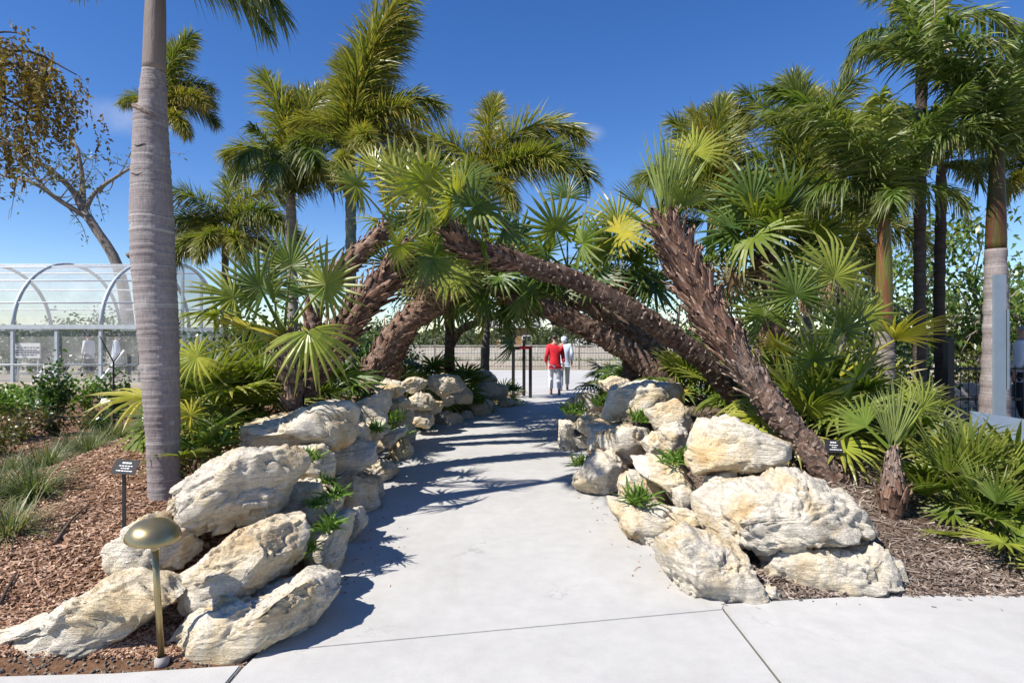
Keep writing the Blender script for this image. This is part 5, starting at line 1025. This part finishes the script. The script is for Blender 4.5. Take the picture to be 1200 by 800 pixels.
for i, (pts, rad, lab) in enumerate([([(65,668,3.9),(75,655,4.1),(88,645,4.3),(104,636,4.5)], 0.012, 'dark fallen stick on the left mulch'),([(0,716,3.35),(8,708,3.45),(20,698,3.6)], 0.010, 'short fallen stick above the long low boulder')]):
    q = []
    for a, b, Y in pts: x = (a-600)/F*Y; q.append((x, Y, g1(x, Y)+0.02+0.01*r.random()))
    mb = MB(); mb.tube(spline(q, 12), np.linspace(rad, rad*.5, 12), 6); tag(link('fallen_stick', mb.mesh('fallen_stick', 'dark_trunk', True)), lab, 'stick')

# ------------------------------------------------------------------ brass path light
def lathe(prof, n=32):
    V = [(r_*math.cos(a), r_*math.sin(a), z) for r_, z in prof for a in np.arange(n)/n*2*math.pi]; Fc = []
    for i in range(len(prof)-1):
        for j in range(n): k = (j+1) % n; Fc.append((i*n+j, i*n+k, (i+1)*n+k, (i+1)*n+j))
    return V, Fc
xl = (195-600)/F*3.0; lb = Vector((xl, 2.96, g1(xl, 2.96)))
t = thing('path_light', lb, 'brass mushroom path light standing in front of the left boulders', 'lamp')
ht = P(178,610,2.96).z-lb.z
V, Fc = lathe([(0.03,0.0),(0.034,0.01),(0.033,0.03),(0.022,0.045)]); link('base', mk_mesh('base', V, Fc, 'stoneblk', True), t)
sx = (178-187)/F*3.0; mb = MB(); mb.tube(np.array([(0,0,0.02),(sx*0.55,0,ht*0.5),(sx*0.9,0,ht-0.12)]), 0.0155, 16); link('stem', mb.mesh('stem', 'brass', True), t)
V, Fc = lathe([(0.0165,-0.145),(0.018,-0.12),(0.021,-0.105),(0.030,-0.085),(0.045,-0.070),(0.05,-0.066)]); link('collar', mk_mesh('collar', V, Fc, 'brass', True), t, Matrix.Translation((sx*0.9,0,ht)))
prof = [(0.004,-0.076),(0.09,-0.078),(0.118,-0.083),(0.124,-0.085),(0.126,-0.082),(0.122,-0.066),(0.109,-0.042),(0.09,-0.020),(0.06,-0.007),(0.03,-0.001),(0.001,0)]
V, Fc = lathe(prof, 48); link('dome', mk_mesh('dome', V, Fc, 'brass', True), t, Matrix.Translation((sx*0.95,0,ht))@Matrix.Rotation(R_(7), 4, 'Y')@Matrix.Rotation(R_(6), 4, 'X'))

# ------------------------------------------------------------------ plant labels
def plant_label(lab, px, py_top, Y, wpx, hpx, yaw, stake_px):
    w_ = wpx*Y/F; h_ = hpx*Y/F*1.25; c = P(px, py_top+hpx/2, Y); xs = (stake_px-600)/F*Y; gz0 = g1(xs, Y)
    t = thing('plant_label', (xs, Y, gz0), lab, 'sign', None, 0); lo = Vector(t.location)
    mb = MB(); mb.box((0, 0.012, (c.z-gz0)/2-0.04), (0.022, 0.008, c.z-gz0+0.08)); link('stake', mb.mesh('stake', 'black'), t)
    rot = Matrix.Rotation(R_(yaw), 4, 'Y')@Matrix.Rotation(R_(-32), 4, 'X')
    mb = MB(); mb.box((0,0,0), (w_, 0.006, h_)); pl = link('plate', mb.mesh('plate', 'blackm'), t, Matrix.Translation(c-lo)@rot)
    mb = MB()
    for k, (zf, wf) in enumerate([(0.27,0.34),(0.06,0.52),(-0.10,0.30),(-0.28,0.62)]):
        r = np.random.default_rng(k+int(px)); xq = -wf*w_/2
        while xq < wf*w_/2: lw = r.uniform(0.006, 0.02); mb.box((xq+lw/2, -0.0045, zf*h_), (lw, 0.001, h_*(0.10 if k == 0 else 0.06))); xq += lw+0.004
    link('lettering', mb.mesh('lettering', 'ink'), pl)
plant_label('small black plant label on a stake in the left mulch', 147, 540, 3.95, 28, 14, 4, 144)
plant_label('small black plant label under the palmettos on the right slope', 977, 516, 5.25, 19, 13, 3, 978)
# forked black stake by the greenhouse
x = (133-600)/F*8.5; t = thing('forked_stake', (x, 8.5, g1(x, 8.5)), 'thin black forked stake standing in the bed before the greenhouse', 'stake'); lo = np.array(t.location)
mb = MB(); mb.tube(np.array([(0,0,-0.05),np.array(P(133,424,8.5))-lo]), 0.012, 6); link('stake', mb.mesh('stake', 'black'), t)
for (a, b) in ((117, 394), (141, 414)):
    mb = MB(); mb.tube(np.array([np.array(P(133,424,8.5))-lo, np.array(P(a, b, 8.5))-lo]), [0.010, 0.006], 5); link('prong', mb.mesh('prong', 'black'), t)
mb = MB(); mb.box(np.array(P(124,470,8.45))-lo, (0.13, 0.02, 0.08), Matrix.Rotation(R_(-30), 4, 'X')); link('plate', mb.mesh('plate', 'white'), t)

# ------------------------------------------------------------------ black post frame with red bar
Yp = 16.0; pb = P(612, 462, Yp); pb.z = g1(pb.x, Yp); t = thing('post_frame', pb, 'black three-post frame with a red top bar beside the path', 'frame'); lo = np.array(pb)
for a, top in ((601.5,407),(614,399),(621.5,406)):
    yy = Yp+(0.5 if a == 614 else 0); q = np.array(P(a, top, yy))-lo; mb = MB(); mb.box((q[0], q[1], q[2]/2-0.06), (0.085, 0.085, q[2]+0.1)); mb.box((q[0], q[1], q[2]), (0.10, 0.10, 0.02)); link('post', mb.mesh('post', 'black'), t)
for a0, a1, yy, m in ((601.5,610,408,'black'),(608.5,622.5,408,'redpaint')):
    q0 = np.array(P(a0, yy, Yp-0.03))-lo; q1 = np.array(P(a1, yy-(1.5 if m == 'redpaint' else 0), Yp-0.03))-lo; mb = MB(); mb.box((q0+q1)/2, (abs(q1[0]-q0[0]), 0.16 if m == 'redpaint' else 0.06, 0.075)); link('bar', mb.mesh('bar', m), t)

# ------------------------------------------------------------------ far fence, railings, buildings beyond the arch
def picket_fence(lab, x0, x1, Y, h, sp, posts, mat='black', z=None, pw=0.016, group=None, rails=(0.12, 0.93), name='picket_fence'):
    z = -0.03 if z is None else z; t = thing(name, ((x0+x1)/2, Y, z), lab, 'fence', group); cx = (x0+x1)/2
    mb = MB()
    for x in np.arange(x0, x1, sp): mb.box((x-cx, 0, h/2), (pw, pw, h))
    o = link('pickets', mb.mesh('pickets', mat), t); o['kind'] = 'stuff'
    for rz in rails: mb = MB(); mb.box((0, 0.02, h*rz), (x1-x0, 0.03, 0.04)); link('rail', mb.mesh('rail', mat), t)
    for x in np.arange(x0, x1+.01, posts): mb = MB(); mb.box((x-cx, 0.03, h/2+.05), (0.07, 0.07, h+.1)); link('post', mb.mesh('post', mat), t)
    return t
picket_fence('brown picket fence across the plaza behind the walkers', -9, 16, 31.0, 1.3, 0.15, 2.5, 'fence')
t = thing('railing', (3, 36, -0.03), 'long pale pipe railing behind the brown picket fence', 'railing')
for zz_ in (0.35, 0.75, 1.15): mb = MB(); mb.tube(np.array([(-14,0,zz_),(16,0,zz_)]), 0.04, 6); link('rail', mb.mesh('rail', 'greywhite', True), t)
for x in np.arange(-14, 16.1, 2.5): mb = MB(); mb.tube(np.array([(x,0.02,0),(x,0.02,1.18)]), 0.035, 6); link('post', mb.mesh('post', 'greywhite', True), t)
mb = MB(); mb.box((3, 33.4, 0.14), (34, 0.35, 0.34)); tag(link('low_wall', mb.mesh('low_wall', 'palewall')), 'low pale kerb wall running behind the picket fence', 'wall')
mb = MB(); mb.box((3, 41, 0.45), (46, 0.3, 1.0)); tag(link('garden_wall', mb.mesh('garden_wall', 'palewall')), 'pale garden wall beyond the pipe railing', 'wall')
r = np.random.default_rng(91); n = 5000; xx = r.uniform(-12, 18, n); yy = r.uniform(34, 35.4, n); D = unit(np.stack([r.normal(0, .35, n), r.normal(0, .35, n), np.ones(n)], -1)); W = unit(np.cross(D, r.normal(size=(n, 3)))); V, Fc, _ = strips(np.stack([xx, yy, 0*xx-.03], -1), D, W, r.uniform(.35, .95, n), .3, [0, .5, 1], np.array([1, .8, .1])*.016); tag(link('reeds', mk_mesh('reeds', V, Fc, 'grass')), 'dry pale reeds growing between fence and railing', 'reeds', None, 'stuff')
def hut(lab, px, Y, w, d, h, rh, wallm, roofm, nwin=2):
    x = (px-600)/F*Y; t = thing('hut', (x, Y, -0.03), lab, 'building'); mb = MB(); mb.box((0,0,h/2), (w, d, h)); wl_ = link('wall', mb.mesh('wall', wallm), t)
    mb = MB(); o = 0.35; mb.add([(-w/2-o,-d/2-o,h),(w/2+o,-d/2-o,h),(w/2+o,d/2+o,h),(-w/2-o,d/2+o,h),(-w/2-o,0,h+rh),(w/2+o,0,h+rh)], [(0,1,5,4),(2,3,4,5),(0,4,3),(1,2,5),(0,3,2,1)]); link('roof', mb.mesh('roof', roofm), t)
    for k in range(nwin):
        wx = (k+0.5)/nwin*w-w/2; mb = MB(); mb.box((wx,-d/2-.02,h*0.55), (0.9,0.06,0.9)); f = link('window', mb.mesh('window', 'white'), t); mb = MB(); mb.box((wx,-d/2-.06,h*0.55), (0.75,0.03,0.75)); link('pane', mb.mesh('pane', 'glassd'), f)
hut('brown boarded hut with pitched roof past the far fence', 604, 58, 4.2, 4, 2.6, 1.3, 'wood', 'roofg', 2)
hut('white shed with flat pale roof behind the walkers', 680, 70, 5.5, 5, 2.9, 0.7, 'white', 'white', 2)

# ------------------------------------------------------------------ right side: steel sign, wire fence, stone wall
p0 = P(1172, 545, 6.0); gzz = g1(p0.x, 6.0); t = thing('steel_sign', (p0.x, 6.0, gzz), 'blue-grey steel sign with tall narrow upright and slanted panel', 'sign'); lo = np.array(t.location)
a = np.array(P(1171, 322, 6.0))-lo; b = np.array(P(1171, 492, 6.0))-lo
mb = MB(); mb.box((a+b)/2, (0.115, 0.03, a[2]-b[2])); link('upright', mb.mesh('upright', 'steel'), t)
mb = MB(); q = (a+b)/2+np.array([0.082,0.01,-0.02]); mb.box(q, (0.018, 0.05, (a[2]-b[2])*0.55)); link('flange', mb.mesh('flange', 'steel'), t)
q = np.array(P(1190, 503, 5.9))-lo; mb = MB(); mb.box((0,0,0), (0.86, 0.02, 0.24)); link('panel', mb.mesh('panel', 'steel'), t, Matrix.Translation(q)@Matrix.Rotation(R_(9), 4, 'Y')@Matrix.Rotation(R_(-25), 4, 'X'))
mb = MB(); mb.box((0,0.06,b[2]/2), (0.06, 0.05, b[2]+0.1)); link('support_post', mb.mesh('support_post', 'black'), t)
picket_fence('thin black wire fence on the right behind the steel sign', 4.55, 9.6, 8.4, 0.95, 0.11, 6.0, 'black', g1(6, 8.4), 0.008, None, (0.1, 0.95, 0.5), 'wire_fence')
p0 = P(1112, 505, 8.0); z0 = g1(p0.x, 8.0); mb = MB(); hh_ = P(1112, 398, 8.0).z-z0; mb.box((0,0,hh_/2-.03), (0.085,0.085,hh_+.06)); mb.box((0,0,hh_+.01), (0.10,0.10,0.03)); o = link('fence_post', mb.mesh('fence_post', 'black'), None, Matrix.Translation((p0.x, 8.0, z0))); tag(o, 'stout black post at the start of the wire fence', 'post')
t = thing('stone_wall', (7.6, 10.2, g1(7.6, 10.2)-0.02), 'low grey block wall behind the wire fence', 'wall')
r = np.random.default_rng(61)
for rI in range(3):
    xq = -1.1+0.12*(rI % 2)
    while xq < 2.6: bw = r.uniform(0.2, 0.34); mb = MB(); mb.box((xq+bw/2, r.normal(0, .01), 0.1+rI*0.205), (bw-.012, 0.26, 0.195)); link('stone_block', mb.mesh('stone_block', 'stoneblk'), t); xq += bw

# ------------------------------------------------------------------ greenhouse
Yg = 22.0; Rg = 3.0; ev = P(0, 383, Yg).z; gb = -0.05; gx1 = -13.6; pitch_ = 3.24; gx0 = gx1-pitch_*4
t = thing('greenhouse', ((gx0+gx1)/2, Yg+Rg, gb), 'barrel-vaulted netted greenhouse with galvanised ribs behind the royal palm', 'greenhouse'); lo = np.array(t.location)
ribx = [(15-600)/F*Yg+pitch_*k for k in (-2, -1, 0, 1, 1.42)]; gx0 = ribx[0]; gx1 = ribx[-1]; rise = 2.65
def vault(a): return np.array([0, Yg+Rg-Rg*math.cos(a), ev+rise*math.sin(a)])
for x in ribx:
    q = np.array([vault(a)+[x, 0, 0] for a in np.linspace(0, math.pi, 28)])-lo; mb = MB(); mb.tube(q, 0.075, 6); link('rib', mb.mesh('rib', 'galv', True), t)
for x in np.arange(gx0, gx1+.01, pitch_/2):
    for yy in (Yg, Yg+2*Rg):
        mb = MB(); mb.box(np.array([x, yy, (gb+ev)/2])-lo, (0.10, 0.10, ev-gb)); link('post', mb.mesh('post', 'galv'), t)
for yy in (Yg, Yg+2*Rg): mb = MB(); mb.box(np.array([(gx0+gx1)/2, yy-.02, ev])-lo, (gx1-gx0+.2, 0.14, 0.16)); link('eave_beam', mb.mesh('eave_beam', 'galv'), t)
for a in np.radians([20, 42, 66, 90, 114, 138, 160]):
    q = vault(a); mb = MB(); mb.tube(np.array([[gx0, q[1], q[2]], [gx1, q[1], q[2]]])-lo, 0.032, 6); link('purlin', mb.mesh('purlin', 'alu', True), t)
mb = MB(); mb.tube(np.array([[gx0, Yg-.03, 0.62], [gx1, Yg-.03, 0.62]])-lo, 0.03, 6); link('rail', mb.mesh('rail', 'galv', True), t)
for x in (gx0, gx1):
    for dy in (1.5, 3.0, 4.5): mb = MB(); hz = ev+rise*math.sqrt(max(0, 1-((dy-Rg)/Rg)**2)); mb.box(np.array([x, Yg+dy, (gb+hz)/2])-lo, (0.1, 0.1, hz-gb)); link('mullion', mb.mesh('mullion', 'galv'), t)
for k in range(4):                                                       # inner columns, netting bays
    xa, xb = ribx[k], ribx[k+1]; mb = MB(); A = np.linspace(0, math.pi, 19); V = []
    for x in (xa, xb): V += [list(vault(a)+[x, 0, 0]-lo) for a in A]
    link('roof_net', mk_mesh('roof_net', V, [(i, i+1, 20+i, 19+i) for i in range(18)], 'net', True), t)
    for yy in (Yg+.03, Yg+2*Rg): link('wall_net', mk_mesh('wall_net', np.array([[xa, yy, gb], [xb, yy, gb], [xb, yy, ev], [xa, yy, ev]])-lo, [(0, 1, 2, 3)], 'net'), t)
for x in (gx0, gx1):
    A = np.linspace(0, math.pi, 19); V = [list(vault(a)+[x, 0, 0]-lo) for a in A]+[list(np.array([x, Yg+2*Rg, gb])-lo), list(np.array([x, Yg, gb])-lo)]; link('end_net', mk_mesh('end_net', V, [tuple(range(21))], 'net'), t)
mb = MB(); mb.bar(np.array([ribx[3]+0.2, Yg-.5, gb])-lo, np.array([ribx[3]+0.9, Yg-.05, 1.15])-lo, 0.06); link('brace', mb.mesh('brace', 'alu'), t)
# things in and before the greenhouse
xs = (32-600)/F*24; t = thing('sign_board', (xs, 24.0, 0), 'white notice board with rows of lettering inside the greenhouse', 'sign'); mb = MB(); mb.box((0,0,1.1), (1.05,0.05,0.6)); pl = link('board', mb.mesh('board', 'white'), t)
for k in range(2): mb = MB(); mb.box((-.4+.8*k,.04,0.55), (.06,.05,1.2)); link('leg', mb.mesh('leg', 'galv'), t)
mb = MB()
for zq in (0.92, 1.02, 1.12, 1.22):
    xq = -.42
    while xq < .4: lw = np.random.default_rng(int(xq*1e3)+int(zq*100)+9999).uniform(.05, .16); mb.box((xq+lw/2, -.03, zq), (lw, .006, .045)); xq += lw+.04
link('lettering', mb.mesh('lettering', 'darkcloth'), pl)
xs = (50-600)/F*20.5; t = thing('step_stool', (xs, 20.5, 0), 'white folding step stool leaning before the greenhouse wall', 'stool')
for sx_ in (-.22, .22): mb = MB(); mb.bar(np.array([sx_-.1,-.1,0]), np.array([sx_+.1,.3,.68]), .05); link('leg', mb.mesh('leg', 'white'), t)
for f in (0.35, .95): mb = MB(); mb.box((-.1+.2*f, -.1+.4*f, .68*f), (.5,.12,.04)); link('step', mb.mesh('step', 'white'), t)
for i, (px, Y) in enumerate([(40, 26.5), (75, 27), (108, 26), (10, 27), (150, 27), (190, 26)]): shrub(px, 440, Y, 2.0+0.3*(i % 3), 0.9, 'shrub', ['bushy plant inside the greenhouse near the notice board', 'tall plant inside the greenhouse centre', 'plant inside the greenhouse next to the visitors', 'plant inside the greenhouse farthest from its closed end', 'plant inside the greenhouse behind the royal palm trunk', 'plant inside the greenhouse at its closed end'][i], 700+i, 700, 0.2, 'shrub', 0.0)

# ------------------------------------------------------------------ people
def skin_mesh(name, verts, edges, root, parent, mat, sub=2):
    me = bpy.data.meshes.new(name); me.from_pydata([v[0] for v in verts], edges, []); o = link(name, me, parent); me.materials.append(M[mat])
    m = o.modifiers.new('Skin', 'SKIN'); m.use_smooth_shade = True; me.skin_vertices if me.skin_vertices else None
    if not me.skin_vertices:
        bpy.context.view_layer.objects.active = o
        bm = bmesh.new(); bm.from_mesh(me); bm.verts.layers.skin.verify(); bm.to_mesh(me); bm.free()
    for i, v in enumerate(verts):
        s = me.skin_vertices[0].data[i]; r_ = v[1]; s.radius = r_ if isinstance(r_, tuple) else (r_, r_); s.use_root = (i == root)
    ss = o.modifiers.new('Sub', 'SUBSURF'); ss.levels = sub; ss.render_levels = sub
    return o
def person(lab, loc, H, yaw, top, bottom, hair, stride=0.22, phase=1, swing=0.18, hood=False):
    t = thing('person', loc, lab, 'person', None, yaw); k = H/1.7
    def v(x, y, z, r): return ((x*k, y*k, z*k), tuple(q*k for q in r) if isinstance(r, tuple) else r*k)
    s = stride*phase
    B = [v(0,0,.92,(.13,.10)), v(0,0,1.12,(.125,.09)), v(0,0,1.33,(.15,.10)), v(0,.01,1.45,.06), v(0,.015,1.53,.055), v(0,.02,1.60,.085), v(0,.02,1.66,.075),
         v(-.17,0,1.38,.055), v(-.225,-swing*phase*.4,1.12,.043), v(-.235,swing*phase*.4+.03,.88,.033), v(.17,0,1.38,.055), v(.225,swing*phase*.4,1.12,.043), v(.235,-swing*phase*.4+.03,.88,.033),
         v(-.095,0,.86,.085), v(-.10,s*.55+.02,.48,.058), v(-.10,s*.6-.06,.09,.042), v(-.10,s*.6+.09,.035,.032), v(.095,0,.86,.085), v(.10,-s*.55+.04,.48,.058), v(.10,-s*.9-.02,.10,.042), v(.10,-s*.9+.12,.035,.032)]
    E = [(0,1),(1,2),(2,3),(3,4),(4,5),(5,6),(2,7),(7,8),(8,9),(2,10),(10,11),(11,12),(0,13),(13,14),(14,15),(15,16),(0,17),(17,18),(18,19),(19,20)]
    for hand, sg in ((9, -1), (12, 1)):
        hx, hy, hz = [q/k for q in B[hand][0]]; n0 = len(B); B.append(v(hx, hy+.01, hz-.07, (.022,.034))); E.append((hand, n0))
        for f in range(4): a = len(B); B.append(v(hx, hy-.022+.018*f, hz-.115, .009)); B.append(v(hx-sg*.012, hy-.022+.018*f, hz-.15+.006*abs(f-1.5), .008)); E += [(n0, a), (a, a+1)]
        a = len(B); B.append(v(hx-sg*.01, hy+.045, hz-.075, .010)); B.append(v(hx-sg*.015, hy+.055, hz-.105, .008)); E += [(n0, a), (a, a+1)]
    skin_mesh('body', B, E, 0, t, 'skin')
    J = [v(0,0,.80,(.185,.155)), v(0,0,.90,(.182,.152)), v(0,0,1.10,(.165,.135)), v(0,0,1.32,(.182,.13)), v(0,.01,1.43,.085), v(-.18,0,1.37,.078), v(-.235,-swing*phase*.4,1.12,.064), v(-.245,swing*phase*.4+.03,.91,.052), v(.18,0,1.37,.078), v(.235,swing*phase*.4,1.12,.064), v(.245,-swing*phase*.4+.03,.91,.052)]
    skin_mesh('jacket', J, [(0,1),(1,2),(2,3),(3,4),(3,5),(5,6),(6,7),(3,8),(8,9),(9,10)], 1, t, top)
    T = [v(0,0,.93,(.16,.13)), v(-.095,0,.82,.105), v(-.10,s*.55+.02,.48,.077), v(-.10,s*.6-.06,.13,.066), v(.095,0,.82,.105), v(.10,-s*.55+.04,.48,.077), v(.10,-s*.9-.02,.14,.066)]
    skin_mesh('trousers', T, [(0,1),(1,2),(2,3),(0,4),(4,5),(5,6)], 0, t, bottom)
    for nm, (fx, fy) in (('shoe', (-.10, s*.6)), ('shoe', (.10, -s*.9))): skin_mesh(nm, [v(fx, fy-.09, .045, .045), v(fx, fy, .045, .05), v(fx, fy+.13, .035, .038)], [(0,1),(1,2)], 0, t, 'shoe', 1)
    if hood: skin_mesh('hood', [v(0,-.03,1.45,(.10,.09)), v(0,-.005,1.58,(.11,.105)), v(0,.0,1.66,(.095,.09))], [(0,1),(1,2)], 0, t, top)
    else: skin_mesh('hair', [v(0,-.015,1.56,(.092,.088)), v(0,-.005,1.64,(.098,.098)), v(0,.01,1.69,(.06,.06))], [(0,1),(1,2)], 0, t, hair)
    skin_mesh('nose', [v(0,.10,1.60,.012), v(0,.118,1.59,.012)], [(0,1)], 0, t, 'skin', 1)
    return t
person('person in a red jacket and white trousers walking away', (1.22, 17.0, 0), 1.70, 0.05, 'red', 'whitecloth', 'hair', 0.2, 1)
person('person in a pale hooded top and grey trousers walking away', (1.60, 18.3, 0), 1.70, -0.05, 'palecloth', 'greycloth', 'hair_g', 0.2, -1, 0.18, True)
b0 = Vector((1.38, 18.2, 0.62)); t = thing('handbag', b0, 'dark handbag carried by the person in the pale hood', 'bag'); mb = MB(); mb.add(*tube(spline([(0,-.12,0,.08),(0,0,0,.10),(0,.12,0,.08)], 8)[:, :3], [.07,.1,.11,.115,.115,.11,.1,.07], 10)); link('pouch', mb.mesh('pouch', 'darkcloth', True), t)
mb = MB(); mb.tube(spline([(0,-.1,.06),(0.0,-.03,.25),(0,.03,.25),(0,.1,.06)], 14), .012, 5); link('strap', mb.mesh('strap', 'darkcloth', True), t)
person('person in a white shirt standing inside the greenhouse among plants', ((104-600)/F*24.5, 24.5, 0), 1.78, 1.4, 'whitecloth', 'darkcloth', 'hair', 0.02, 1, 0.05)
person('person in a pale blue shirt and grey trousers beside the greenhouse brace', ((136-600)/F*23.5, 23.5, 0), 1.78, -1.0, 'palecloth', 'greycloth', 'hair', 0.03, 1, 0.05)
person('person in a white shirt standing behind the wire fence', ((1199-600)/F*9.6, 9.6, 0.2), 1.62, 0.6, 'whitecloth', 'darkcloth', 'hair_g', 0.02, 1, 0.05)
